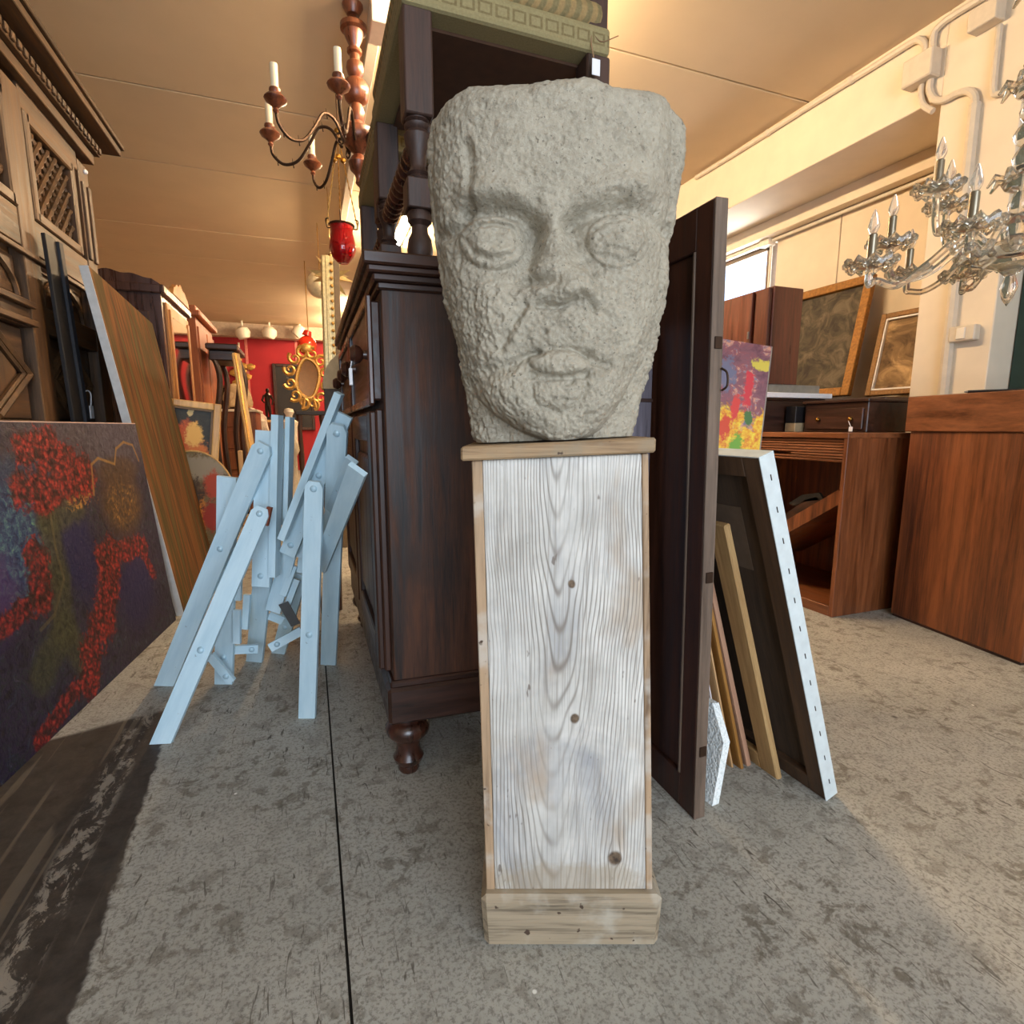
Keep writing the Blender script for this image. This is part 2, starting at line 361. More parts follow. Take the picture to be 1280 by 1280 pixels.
# conduits on the column and beam
m_pipe = plain('conduit_paint', rgb(205, 192, 172), 0.5, var=0.05)
xw = 3.082
root = empty('conduit_run', (xw, 2.2, 2.6), 'painted cable pipes looping over the column with a square junction box', 'pipe')
def W(px, py): return atX(px, py, xw)
def pipe(pts, r=0.016):
    MB().tube(curve([W(*p) for p in pts], 6), r, 8).build('pipe', m_pipe, root, smooth=True)
pipe([(870, 222), (930, 185), (1010, 134), (1100, 78), (1138, 54), (1150, 50), (1157, 58), (1156, 74)], 0.017)
pipe([(1240, -10), (1195, 17), (1176, 31), (1167, 45), (1166, 72)], 0.017)
pipe([(1153, 104), (1151, 118), (1155, 132), (1166, 139)], 0.015)
pipe([(1164, 96), (1162, 112), (1168, 124), (1180, 125), (1196, 117), (1210, 114), (1218, 120), (1219, 132)], 0.017)
pipe([(1219, 130), (1210, 215), (1200, 300), (1190, 390), (1183, 452), (1174, 540)], 0.025)
for p in ((1064, 100), (960, 166), (1219, 133)):
    c = W(*p); MB().ico(c, 0.024, 2).build('pipe_clip', m_pipe, root, smooth=True)
a = W(1142, 82); b = W(1172, 78)
MB().b2((xw - 0.06, 2.115, 2.66), (xw + 0.018, 2.265, 2.79), 0.006).build('junction_box', m_pipe, root)
root = empty('socket_box', (3.1, 1.86, 1.32), 'cream surface-mounted switch box on the grey column', 'switch')
MB().b2((3.055, 1.79, 1.325), (3.1, 1.905, 1.40), 0.005).build('housing', m_pipe, root)
MB().b2((3.048, 1.83, 1.335), (3.057, 1.87, 1.39), 0.003).build('rocker', m_white, root)
root = empty('ceiling_conduit_box', (3.1, 1.9, 2.75), 'cream junction box and bent pipe high up behind the glass chandelier', 'junction box')
MB().b2((3.03, 1.85, 2.75), (3.1, 1.97, 2.84), 0.004).build('housing', m_pipe, root)
MB().tube(curve([V(xw, 1.86, 2.73), V(xw, 1.855, 2.5), V(xw, 1.85, 2.45), V(xw, 1.83, 2.43), V(xw, 1.72, 2.42)], 5), 0.014).build('pipe', m_pipe, root, smooth=True)
root = empty('cable_trunk', (0.42, 4.5, ZC), 'pale cable trunking with a box running along the ceiling above the chairs', 'trunking')
MB().b2((0.40, 3.15, ZC - 0.05), (0.46, 9.5, ZC), 0.003).build('channel', m_white, root)
MB().b2((0.39, 2.98, ZC - 0.12), (0.50, 3.16, ZC), 0.004).build('junction_box', m_white, root)

# ------------------------------------------------------------------ lamps of the room
m_tube = emit('fluorescent_glow', (1.0, 0.73, 0.44, 1), 420)
def batten(x, y, label, along='y', L=1.2):
    r = empty('fluorescent_light', (x, y, ZC - 0.08), label, 'ceiling light', 'warm ceiling tubes')
    d = V(0, 1, 0) if along == 'y' else V(1, 0, 0); c = V(x, y, ZC)
    if along == 'y': MB().b2((x - 0.06, y - L / 2 - 0.05, ZC - 0.07), (x + 0.06, y + L / 2 + 0.05, ZC), 0.005).build('housing', m_white, r)
    else: MB().b2((x - L / 2 - 0.05, y - 0.06, ZC - 0.07), (x + L / 2 + 0.05, y + 0.06, ZC), 0.005).build('housing', m_white, r)
    c.z = ZC - 0.115
    MB().tube([c - d * L / 2, c + d * L / 2], 0.022, 10).build('tube', m_tube, r, smooth=True)
    for s in (-1, 1):
        e = c + d * (s * (L / 2 - 0.01)); MB().box((e.x, e.y, ZC - 0.09), (0.035, 0.035, 0.06), 0.003).build('lamp_holder', m_white, r)
batten(0.92, 2.86, 'lit warm tube light glimpsed just above the brocade seat', L=1.0)
batten(1.0, 6.0, 'lit warm tube light glimpsed between the chair legs')
batten(0.84, 9.95, 'lit warm tube light glimpsed beside the cabinet cornice', L=0.9)
batten(0.80, 11.4, 'lit warm tube light nearest to the red back wall', L=0.9)
# ------------------------------------------------------------------ stone head on its wooden pedestal
# local frame of the pair: x to the camera's right, y away from it
PM = Matrix.Translation(Vector((0, 0, 0))) @ Matrix.Rotation(-YAW, 4, 'Z')
def weathered(name, gx, knots, warm=0.0):
    g = G(name); x, y, z = g.sep()
    wob = g.mth('MULTIPLY', g.mth('SUBTRACT', g.noise(g.vec((3, 3, 1.2)), 2.0, 2), 0.5), 0.05)
    xx = g.mth('ADD', x, wob)
    kmask = None
    for (kx, kz, kr) in knots:                        # grain bends round the knots
        dx = g.mth('SUBTRACT', x, kx); dz = g.mth('SUBTRACT', z, kz)
        r2 = g.mth('ADD', g.mth('MULTIPLY', dx, dx), g.mth('MULTIPLY', g.mth('MULTIPLY', dz, dz), 0.25))
        fall = g.mth('DIVIDE', kr * kr * 2.2, g.mth('ADD', r2, kr * kr * 0.7))
        xx = g.mth('SUBTRACT', xx, g.mth('MULTIPLY', dx, g.mth('MULTIPLY', fall, 0.45)))
        k = g.blob(x, z, kx, kz, kr, kr * 1.15, 0.25, g.noise(scale=60, detail=2), 0.5)
        kmask = k if kmask is None else g.mth('MAXIMUM', kmask, k)
    # cathedral grain: long nested rings around gx plus straight grain
    u = g.mth('SUBTRACT', xx, gx)
    ring = g.mth('SQRT', g.mth('ADD', g.mth('MULTIPLY', u, u), g.mth('MULTIPLY', g.mth('MULTIPLY', g.mth('SUBTRACT', z, 1.05), g.mth('SUBTRACT', z, 1.05)), 0.0065)))
    ph = g.mth('ADD', g.mth('MULTIPLY', ring, 1250.0), g.mth('MULTIPLY', g.noise(g.vec((6, 6, 0.8)), 3, 2), 7.0))
    lines = g.mth('MULTIPLY', g.mth('ADD', g.mth('SINE', ph), 1.0), 0.5)
    lines = g.mth('POWER', lines, 5.0)
    str_ = g.noise(g.vec((1, 1, 0.02)), 240, 3, 0.7); n2 = g.noise(scale=9, detail=4, rough=0.6)
    base = g.ramp(n2, [(0.32, rgb(182, 178, 170)), (0.68, rgb(214, 210, 202))])
    base = g.mix(g.rng(g.noise(g.vec((1, 1, 0.5)), 6, 4, 0.6, 0.8), 0.46, 0.72, 0, 0.75), base, rgb(140, 141, 144))
    base = g.mix(g.rng(g.noise(g.vec((1, 1, 0.6), (4, 2, 7)), 8, 3, 0.6, 0.5), 0.52, 0.72, 0, 0.65), base, rgb(168, 144, 116))
    fade = g.rng(g.noise(g.vec((5, 5, 1.5), (3, 0, 1)), 2.4, 3), 0.34, 0.62, 0.15, 0.8)
    base = g.mix(g.mth('MULTIPLY', lines, fade), base, rgb(112, 102, 92))
    base = g.mix(g.rng(str_, 0.48, 0.66, 0, 0.55), base, rgb(132, 124, 114))
    base = g.mix(g.mth('MULTIPLY', g.blob(x, z, 0.10, 0.12, 0.14, 0.035, 0.4, g.noise(scale=22, detail=4, rough=0.65), 2.4), 0.5), base, rgb(150, 132, 104))   # water stain
    spk = g.rng(g.noise(g.vec((1, 1, 0.4)), 70, 2), 0.70, 0.76); base = g.mix(g.mth('MULTIPLY', spk, 0.7), base, rgb(86, 68, 54))
    if kmask is not None: base = g.mix(kmask, base, g.ramp(g.noise(scale=80, detail=3), [(0.35, rgb(52, 40, 30)), (0.65, rgb(112, 92, 72))]))
    h = g.mth('SUBTRACT', g.mth('MULTIPLY', str_, 0.4), g.mth('MULTIPLY', lines, 0.6))
    return g.out(base, 0.75, 0, g.bump(h, 0.35, 0.003))
def tanwood(name, axis, a, b, grey=None):
    g = G(name); k = 0.05; s3 = {'x': (k, 1, 1), 'z': (1, 1, k)}[axis]; v = g.vec(s3)
    n1 = g.noise(v, 110, 4, 0.65, 0.4); n2 = g.noise(v, 26, 3, 0.6, 0.8); n3 = g.noise(scale=11, detail=4)
    f = g.mth('ADD', g.mth('MULTIPLY', n1, 0.5), g.mth('MULTIPLY', n2, 0.5))
    c = g.ramp(f, [(0.36, a), (0.5, b), (0.62, tuple(min(1, q * 1.18) for q in b[:3]) + (1,))])
    c = g.mix(g.rng(n3, 0.5, 0.66, 0, 0.7), c, grey or rgb(176, 166, 150))
    c = g.mix(g.rng(g.noise(scale=55, detail=2), 0.68, 0.74), c, rgb(70, 52, 38))
    return g.out(c, 0.75, 0, g.bump(f, 0.4, 0.003))
m_front = weathered('weathered_pine_panel', 0.075, [(0.104, 0.425, 0.0075), (0.095, 0.655, 0.006), (0.178, 0.165, 0.012)])
m_side = tanwood('pine_edge', 'z', rgb(112, 88, 64), rgb(164, 136, 106), rgb(186, 178, 166))
m_cap = tanwood('pine_cap', 'x', rgb(112, 86, 60), rgb(158, 130, 96), rgb(140, 124, 100))
m_base = tanwood('pine_base', 'x', rgb(88, 76, 60), rgb(150, 134, 110), rgb(178, 170, 154))
ped = empty('pedestal', PM @ V(0.10, 0.95, 0), 'tall weathered pale wooden pedestal carrying the stone head', 'pedestal', rz=-YAW)
pm0 = PM
def ped_build(mb, name, mat): return mb.build(name, mat, ped, local=True, M=PM)
PF = 0.838; PBK = 1.07
def trap(xb0, xb1, xt0, xt1, y0, y1, zb=0.104, zt=0.858, bev=0.0015, ztr=None):
    ztr = zt if ztr is None else ztr
    return MB().hexa([(xb0, y0, zb), (xb1, y0, zb), (xb1, y1, zb), (xb0, y1, zb)], [(xt0, y0, zt), (xt1, y0, ztr), (xt1, y1, ztr), (xt0, y1, zt)], bev)
ped_build(trap(-0.0295, 0.2335, -0.0455, 0.1985, PF, PF + 0.02, zt=0.851, ztr=0.861), 'front_panel', m_front)
ped_build(trap(-0.0445, -0.0300, -0.0620, -0.0460, PF - 0.001, PBK, zt=0.850, ztr=0.851), 'side_panel', m_side)
ped_build(trap(0.2340, 0.2450, 0.1990, 0.2090, PF - 0.001, PBK, zt=0.861, ztr=0.862), 'side_panel', m_side)
ped_build(trap(-0.0295, 0.2335, -0.0455, 0.1985, PBK - 0.02, PBK, zt=0.851, ztr=0.861), 'back_panel', m_side)
ped_build(MB().hexa([(-0.0775, 0.823, 0.8505), (0.2165, 0.823, 0.8635), (0.2165, 1.085, 0.8635), (-0.0775, 1.085, 0.8505)],
                    [(-0.0775, 0.823, 0.872), (0.2165, 0.823, 0.886), (0.2165, 1.085, 0.886), (-0.0775, 1.085, 0.872)], 0.003), 'cap_board', m_cap)
ped_build(MB().hexa([(-0.048, 0.824, 0.0), (0.256, 0.824, 0.0), (0.260, 1.09, 0.0), (-0.052, 1.09, 0.0)],
                    [(-0.054, 0.820, 0.104), (0.260, 0.820, 0.104), (0.260, 1.09, 0.104), (-0.054, 1.09, 0.104)], 0.009), 'base_block', m_base)

def vnoise(p, f, seed):
    q = p * f + seed * 17.31; i = np.floor(q).astype(np.int64); t = q - i; t = t * t * (3 - 2 * t); out = 0
    for dx in (0, 1):
        for dy in (0, 1):
            for dz in (0, 1):
                h = ((i[..., 0] + dx) * 73856093) ^ ((i[..., 1] + dy) * 19349663) ^ ((i[..., 2] + dz) * 83492791) ^ (seed * 2654435)
                h = (h ^ (h >> 13)) * 1274126177; h = (h ^ (h >> 16)) & 0xFFFF
                wx = t[..., 0] if dx else 1 - t[..., 0]; wy = t[..., 1] if dy else 1 - t[..., 1]; wz = t[..., 2] if dz else 1 - t[..., 2]
                out = out + wx * wy * wz * (h / 65535.0)
    return out - 0.5
def make_head():
    DS = 0.935; tanP = math.tan
    NR, NF, NB = 330, 300, 90
    def zof(py, D): return 0.90 + D * np.tan(np.arctan((640 - py) / FPX) - PITCH)
    def xof(px, py, D): return (px - 640) / FPX * (D * math.cos(PITCH) - (zof(py, D) - 0.90) * math.sin(PITCH))
    T = np.array([(112, 592, 828), (117, 584, 835), (122, 575, 840), (130, 562, 845), (140, 551, 850), (153, 542, 855), (180, 538, 855), (207, 536, 853), (221, 535, 850), (240, 537, 847), (265, 540, 843), (291, 544, 840),
                  (319, 549, 836), (345, 552, 835), (361, 554, 834), (380, 557, 831), (403, 564, 826), (430, 570, 820), (451, 574, 814), (479, 579, 807), (500, 583, 801), (513, 586, 797), (535, 590, 790), (547, 593, 787), (556, 600, 783)], float)
    J = np.array([(100, 540, 850), (220, 535, 850), (300, 546, 838), (400, 562, 827), (435, 570, 817), (455, 576, 808), (470, 582, 800), (490, 592, 790), (505, 604, 780), (517, 616, 771), (527, 630, 763), (536, 645, 755), (544, 660, 744), (550, 680, 727), (556, 698, 712), (557, 704, 705)], float)
    TOP = np.array([(540, 4), (560, 12), (587, 17), (605, 15), (625, 14), (660, 14), (690, 17), (720, 19), (745, 19), (765, 12), (800, 12), (832, 18), (845, 12), (855, 4)], float)
    v = np.linspace(0, 1, NR); pyr = 112 + (555 - 112) * v
    L = np.interp(pyr, T[:, 0], T[:, 1]); R = np.interp(pyr, T[:, 0], T[:, 2])
    zr = zof(pyr, DS - 0.10); pys = 640 - FPX * np.tan(np.arctan2(zr - 0.90, DS) + PITCH)
    L = np.interp(pys, T[:, 0], T[:, 1]); R = np.interp(pys, T[:, 0], T[:, 2])
    L[0:4] += np.array([10, 6, 3, 1]) ; R[0:4] -= np.array([6, 4, 2, 1])
    xl = xof(L, pys, DS); xr = xof(R, pys, DS); c = (xl + xr) / 2; hw = (xr - xl) / 2
    th = np.linspace(-math.pi / 2, math.pi / 2, NF); tf = np.sin(th); tf = 0.55 * tf + 0.45 * np.linspace(-1, 1, NF)
    X = c[:, None] + hw[:, None] * tf[None, :]; Zg = np.repeat(zr[:, None], NF, 1); tt = np.abs(tf)[None, :]
    rnd = np.clip(v / 0.07, 0, 1)[:, None]; rnd = 0.45 + 0.55 * np.sqrt(1 - (1 - rnd) ** 2)
    blk = 0.050 * (1 - tt ** 5) ** 0.5 * np.ones_like(X)
    blk = np.maximum(blk, 0)
    def px_of(X, Y, Z):
        D = DS + Y; dep = D * math.cos(PITCH) - (Z - 0.90) * math.sin(PITCH)
        return 640 + FPX * X / dep, 640 - FPX * np.tan(np.arctan2(Z - 0.90, D) + PITCH)
    Y = -blk * rnd
    px, py = px_of(X, Y - 0.05, Zg)
    jl = np.interp(py, J[:, 0], J[:, 1]); jr = np.interp(py, J[:, 0], J[:, 2]); tj = np.abs((px - (jl + jr) / 2) / ((jr - jl) / 2 + 1e-6))
    face = np.where(tj < 1, (1 - np.clip(tj, 0, 1) ** 3.0), 0) ** 0.62
    low = np.clip((556 - py) / 60, 0, 1) ** 0.5
    Y = Y - 0.068 * face * (0.35 + 0.65 * low) * rnd
    px, py = px_of(X, Y, Zg)
    F = np.zeros_like(X)
    def ga(cx, cy, sx, sy, a): return a * np.exp(-((px - cx) / sx) ** 2 / 2 - ((py - cy) / sy) ** 2 / 2)
    def pl(pts, a, s):
        d = np.full(px.shape, 1e9)
        for (ax, ay), (bx, by) in zip(pts, pts[1:]):
            dx, dy = bx - ax, by - ay; t = np.clip(((px - ax) * dx + (py - ay) * dy) / (dx * dx + dy * dy), 0, 1)
            d = np.minimum(d, (px - ax - t * dx) ** 2 + (py - ay - t * dy) ** 2)
        return a * np.exp(-d / (2 * s * s))
    def dome(cx, cy, rx, ry, a, p=0.5):
        r = ((px - cx) / rx) ** 2 + ((py - cy) / ry) ** 2; return a * np.clip(1 - r, 0, 1) ** p
    # brows and sockets
    F += pl([(590, 240), (618, 236), (645, 246), (668, 262)], 0.010, 10) + pl([(712, 258), (738, 244), (770, 230), (802, 236)], 0.010, 11)
    F += pl([(585, 262), (605, 259), (630, 258), (652, 264), (672, 280)], -0.017, 7) + pl([(712, 276), (735, 264), (760, 258), (785, 256)], -0.014, 7)
    F += ga(626, 292, 46, 38, -0.012) + ga(768, 290, 46, 36, -0.009) + ga(668, 290, 12, 26, -0.016) + ga(716, 284, 11, 20, -0.013)
    F += pl([(546, 292), (562, 290), (580, 280)], -0.012, 6) + pl([(806, 262), (822, 280), (836, 288)], -0.010, 7)
    # eyes
    F += dome(616, 300, 41, 37, 0.020) + dome(773, 299, 39, 36, 0.015)
    er = np.exp(-(((px - 773) / 34) ** 2 + ((py - 300) / 30) ** 2)) + 0.6 * np.exp(-(((px - 616) / 30) ** 2 + ((py - 303) / 24) ** 2)) + np.exp(-(((px - 795) / 22) ** 2 + ((py - 240) / 14) ** 2)) + 0.5 * np.exp(-(((px - 690) / 60) ** 2 + ((py - 415) / 26) ** 2)) + np.exp(-(((px - 700) / 45) ** 2 + ((py - 120) / 22) ** 2)) * 0.7
    Pn = np.stack([X, Y, Zg], -1); F += er * (0.009 * vnoise(Pn, 75, 11) + 0.006 * vnoise(Pn, 150, 12))
    F += pl([(581, 297), (598, 285), (620, 280), (640, 285), (652, 303), (640, 318), (615, 327), (593, 319), (581, 297)], -0.0050, 2.6)
    F += pl([(579, 292), (598, 280), (620, 275), (643, 281)], 0.0035, 3.0) + pl([(600, 314), (625, 318), (648, 310)], 0.003, 3)
    F += pl([(744, 286), (760, 276), (780, 274), (802, 283), (810, 300), (798, 320), (775, 328), (752, 320)], -0.0045, 3.0)
    F += pl([(752, 296), (772, 288), (795, 294)], -0.004, 3) + pl([(755, 310), (780, 315)], -0.003, 3)
    F += pl([(668, 300), (664, 322), (655, 338)], -0.006, 7) + pl([(716, 305), (722, 325), (740, 340)], -0.005, 7)
    # nose
    tn = np.clip((py - 255) / 115, 0, 1); cn = 690 + 14 * tn; wn = 15 + 20 * tn ** 1.2; u = np.abs(px - cn) / wn
    fall = 1 / (1 + np.exp((py - 377) / 3.0)) * np.clip((py - 235) / 40, 0, 1)
    F += np.where(u < 1.35, np.clip(1 - (u / 1.35) ** 2.2, 0, 1), 0) * (0.009 + 0.013 * tn ** 1.3) * fall * (1 - 0.35 * np.clip((py - 335) / 20, 0, 1) / (1 + np.exp((px - cn + 4) / 4.0)))
    F += ga(736, 357, 11, 13, 0.012) + ga(676, 352, 14, 6, -0.015) + ga(660, 352, 10, 6, -0.007) + ga(668, 366, 12, 8, 0.006) + ga(712, 362, 14, 10, 0.006)
    F += pl([(672, 384), (700, 385), (714, 378), (722, 371), (736, 378), (742, 385)], -0.0075, 3.2) + ga(681, 378, 5, 5, -0.008)
    F += pl([(740, 345), (748, 360), (745, 376)], -0.005, 4)
    # cheeks and mouth
    F += ga(598, 385, 36, 46, 0.007) + ga(790, 380, 34, 46, 0.006) + ga(700, 410, 46, 20, 0.009)
    F += pl([(657, 384), (645, 400), (634, 420), (626, 438)], -0.0065, 3.6) + pl([(664, 386), (654, 402), (643, 424)], 0.004, 4)
    F += pl([(748, 386), (764, 405), (772, 430)], -0.003, 6)
    F += pl([(604, 466), (624, 463), (645, 453), (660, 444), (672, 441)], -0.009, 4.5) + pl([(672, 441), (690, 436), (712, 436), (734, 445)], -0.0065, 3.0)
    F += pl([(734, 445), (748, 455), (757, 458)], -0.010, 5.5) + ga(630, 458, 20, 8, -0.004)
    F += dome(699, 453, 38, 16, 0.012) + pl([(664, 468), (682, 473), (715, 473), (734, 466)], -0.0085, 3.4)
    F += ga(698, 500, 48, 30, 0.011) + pl([(664, 474), (665, 498), (678, 512), (703, 516), (722, 508), (730, 490), (731, 472)], -0.0048, 3.0)
    F += ga(636, 495, 16, 20, 0.005) + ga(762, 490, 16, 20, 0.004)
    # temples, forehead damage, jaw folds
    F += pl([(584, 186), (587, 212), (585, 255)], -0.008, 4.5) + ga(562, 235, 14, 50, -0.005) + ga(700, 180, 80, 50, 0.004)
    F += ga(795, 238, 16, 10, 0.006) + ga(842, 150, 12, 22, -0.006)
    F += pl([(806, 470), (790, 500), (772, 524), (756, 540)], -0.005, 5) + pl([(590, 250), (586, 262)], -0.006, 4)
    F = F * np.where(py > 378, 1.25, 1.2)
    edge = np.clip((1 - tt) / 0.05, 0, 1)
    Y = Y - F * edge * rnd
    # lift the top edge
    lift = np.interp(px, TOP[:, 0], TOP[:, 1]) * (1.0 / FPX) * (DS - 0.1) * 1.1
    Zg = Zg + lift * np.clip(1 - v[:, None] / 0.30, 0, 1) ** 1.5
    # back
    tb = np.cos(np.linspace(0, math.pi, NB + 2)[1:-1]); Xb = c[:, None] + hw[:, None] * tb[None, :]
    Yb = 0.105 * (1 - np.abs(tb) ** 4) ** 0.4 * rnd; Zb = np.repeat(zr[:, None], NB, 1) + 0.02 * np.clip(1 - v[:, None] / 0.3, 0, 1)
    P = np.stack([np.concatenate([X, Xb], 1), np.concatenate([Y, Yb * np.ones_like(Xb)], 1), np.concatenate([Zg, Zb], 1)], -1)
    P[-1, :, 2] = np.minimum(P[-1, :, 2], 1)
    # chiselled, pitted surface
    nrm = P - np.stack([np.repeat(c[:, None], NF + NB, 1), np.full((NR, NF + NB), 0.04), P[..., 2]], -1)
    nrm[..., 1] *= 1.6
    nrm /= np.linalg.norm(nrm, axis=-1, keepdims=True) + 1e-9
    rough = np.clip((np.repeat(pyr[:, None], NF + NB, 1) - 300) / 90, 0, 1) * 0.40 + 0.60
    N = 0.0070 * vnoise(P, 20, 1) + rough * (0.0040 * vnoise(P, 50, 2) + 0.0042 * vnoise(P, 110, 3) + 0.0044 * vnoise(P, 220, 4))
    pit = vnoise(P, 95, 5); N -= 0.006 * np.clip(pit - 0.24, 0, 1) * 4 * rough
    P = P + nrm * N[..., None]
    # rest on the board
    z0 = 0.873 + (P[..., 0] + 0.0775) / 0.294 * 0.0135
    P[..., 2] = np.maximum(P[..., 2], z0 + 0.0015)
    NC = NF + NB; verts = P.reshape(-1, 3)
    i = np.arange(NR - 1)[:, None]; j = np.arange(NC)[None, :]; jn = (j + 1) % NC
    q = np.stack([i * NC + j, i * NC + jn, (i + 1) * NC + jn, (i + 1) * NC + j], -1).reshape(-1, 4)
    top = P[0].mean(0); top[2] = P[0, :, 2].max() - 0.004; bot = P[-1].mean(0); bot[2] = 0.885
    verts = np.vstack([verts, top, bot]); nt, nb = NR * NC, NR * NC + 1
    faces = [tuple(f) for f in q] + [(nt, (k + 1) % NC, k) for k in range(NC)] + [(nb, (NR - 1) * NC + k, (NR - 1) * NC + (k + 1) % NC) for k in range(NC)]
    org = np.array([0.072, 0.95, 0.88]); verts = verts + np.array([0, DS, 0]) - org
    me = bpy.data.meshes.new('stone_head'); me.from_pydata(verts.tolist(), [], faces); me.update()
    for p in me.polygons: p.use_smooth = True
    bm = bmesh.new(); bm.from_mesh(me); bmesh.ops.recalc_face_normals(bm, faces=bm.faces); bm.to_mesh(me); bm.free()
    g = G('weathered_limestone'); n1 = g.noise(scale=14, detail=6, rough=0.7); n2 = g.noise(scale=150, detail=5, rough=0.75); n3 = g.noise(scale=60, detail=5, rough=0.7)
    c = g.ramp(n1, [(0.3, rgb(142, 133, 115)), (0.7, rgb(178, 168, 148))])
    c = g.mix(g.rng(n2, 0.40, 0.66, 0, 0.55), c, rgb(186, 178, 160)); c = g.mix(g.rng(n3, 0.57, 0.70, 0, 0.55), c, rgb(96, 86, 70))
    c = g.mix(g.rng(g.noise(scale=170, detail=2), 0.66, 0.72, 0, 0.6), c, rgb(70, 62, 50))
    m = g.out(c, 0.9, 0, g.bump(n2, 0.8, 0.004, g.bump(n3, 0.7, 0.006)))
    me.materials.append(m)
    o = bpy.data.objects.new('stone_head', me); COL.objects.link(o)
    o.matrix_world = PM @ Matrix.Translation(Vector(org)); WM[o.name] = o.matrix_world.copy()
    tag(o, 'large weathered limestone carved face with a broken nose resting on the pedestal', 'sculpture')
make_head()

# ------------------------------------------------------------------ dark cabinet behind the pedestal
CZ = 1.277
cab = empty('walnut_cabinet', (0.45, 1.9, 0), 'dark walnut cabinet with turned feet behind the pedestal, chairs stacked on top', 'cabinet')
CN = {'x0': 0.160, 'x1': 0.735, 'y0': 1.29, 'y1': 2.55}
m_cabside = wood('cabinet_side', rgb(18, 9, 5), rgb(92, 54, 32), 'z', 1.6, 0.55, 0.35, stain=rgb(44, 29, 21), coat=0.05)
def plan(x0, x1, y0, y1, z0, z1, bev=0.004, sk=0.03):     # plan is slightly out of square, as the old case is
    return MB().hexa([(x0, y0, z0), (x1, y0 - sk, z0), (x1, y1, z0), (x0, y1, z0)], [(x0, y0, z1), (x1, y0 - sk, z1), (x1, y1, z1), (x0, y1, z1)], bev)
plan(0.168, 0.735, 1.30, 2.55, 0.27, 1.215, 0.003).build('body', m_cabside, cab)
plan(0.150, 0.740, 1.282, 2.56, 0.165, 0.262, 0.008).build('plinth', m_darkwood_x, cab)
plan(0.158, 0.738, 1.290, 2.555, 0.26, 0.278, 0.004).build('plinth_moulding', m_darkwood_x, cab)
for z0, z1, p in ((1.205, 1.222, 0.008), (1.220, 1.238, 0.018), (1.236, 1.252, 0.030), (1.250, 1.277, 0.040)):
    plan(0.168 - p, 0.740, 1.30 - p, 2.56, z0, z1, 0.004).build('cornice_moulding', m_darkwood_x, cab)
ft = [(0.024, 0.0), (0.028, 0.008), (0.026, 0.02), (0.036, 0.03), (0.040, 0.042), (0.033, 0.055), (0.030, 0.075), (0.034, 0.092), (0.046, 0.10), (0.056, 0.113), (0.058, 0.128), (0.050, 0.142), (0.040, 0.148), (0.042, 0.158), (0.048, 0.166)]
for x, y in ((0.205, 1.345), (0.66, 1.33), (0.205, 2.48), (0.66, 2.48)):
    MB().lathe(ft, 20, Matrix.Translation((x, y, 0))).build('turned_foot', m_turned, cab, smooth=True)
# front face (towards -x): drawers over panelled doors
for ya, yb in ((1.34, 1.90), (1.94, 2.50)):
    d = MB().b2((0.148, ya, 0.965), (0.170, yb, 1.19), 0.004).build('drawer', m_darkwood_y, cab)
    for y in (ya, yb): MB().b2((0.138, y - 0.012, 0.955), (0.150, y + 0.012, 1.20), 0.003).build('drawer_bead', m_turned, d)
    for z in (0.962, 1.194): MB().b2((0.138, ya, z - 0.01), (0.150, yb, z + 0.01), 0.003).build('drawer_bead', m_turned, d)
    for y in (ya + 0.10, yb - 0.10):
        kM = Matrix.Translation((0.150, y, 1.08)) @ Matrix.Rotation(-math.pi / 2, 4, 'Y')
        MB().lathe([(0.012, 0), (0.010, 0.012), (0.020, 0.02), (0.024, 0.032), (0.016, 0.044), (0, 0.046)], 14, kM).build('knob', m_turned, d, smooth=True)
    dr = MB().b2((0.152, ya, 0.285), (0.170, yb, 0.945), 0.004).build('door', m_darkwood, cab)
    for y in (ya + 0.04, yb - 0.04): MB().b2((0.138, y - 0.035, 0.29), (0.154, y + 0.035, 0.94), 0.004).build('stile', m_darkwood, dr)
    for z in (0.33, 0.90): MB().b2((0.138, ya + 0.075, z - 0.035), (0.154, yb - 0.075, z + 0.035), 0.004).build('rail', m_darkwood_y, dr)
    MB().b2((0.142, ya + 0.11, 0.40), (0.156, yb - 0.11, 0.83), 0.010).build('raised_panel', m_darkwood, dr)
    MB().ico((0.128, ya + 0.05 if ya > 1.5 else yb - 0.05, 0.66), 0.012, 2).build('knob', m_brass, dr, smooth=True)
g = empty('price_tag', (0.118, 1.44, 1.08), 'white price tag tied to the drawer knob of the dark cabinet', 'tag', 'price tags')
MB().tube(curve([V(0.126, 1.44, 1.085), V(0.112, 1.435, 1.07), V(0.106, 1.435, 1.045)], 4), 0.0012, 5).build('string', m_paper, g)
MB().b2((0.102, 1.428, 1.005), (0.110, 1.446, 1.046), 0.001).build('card', m_paper, g)

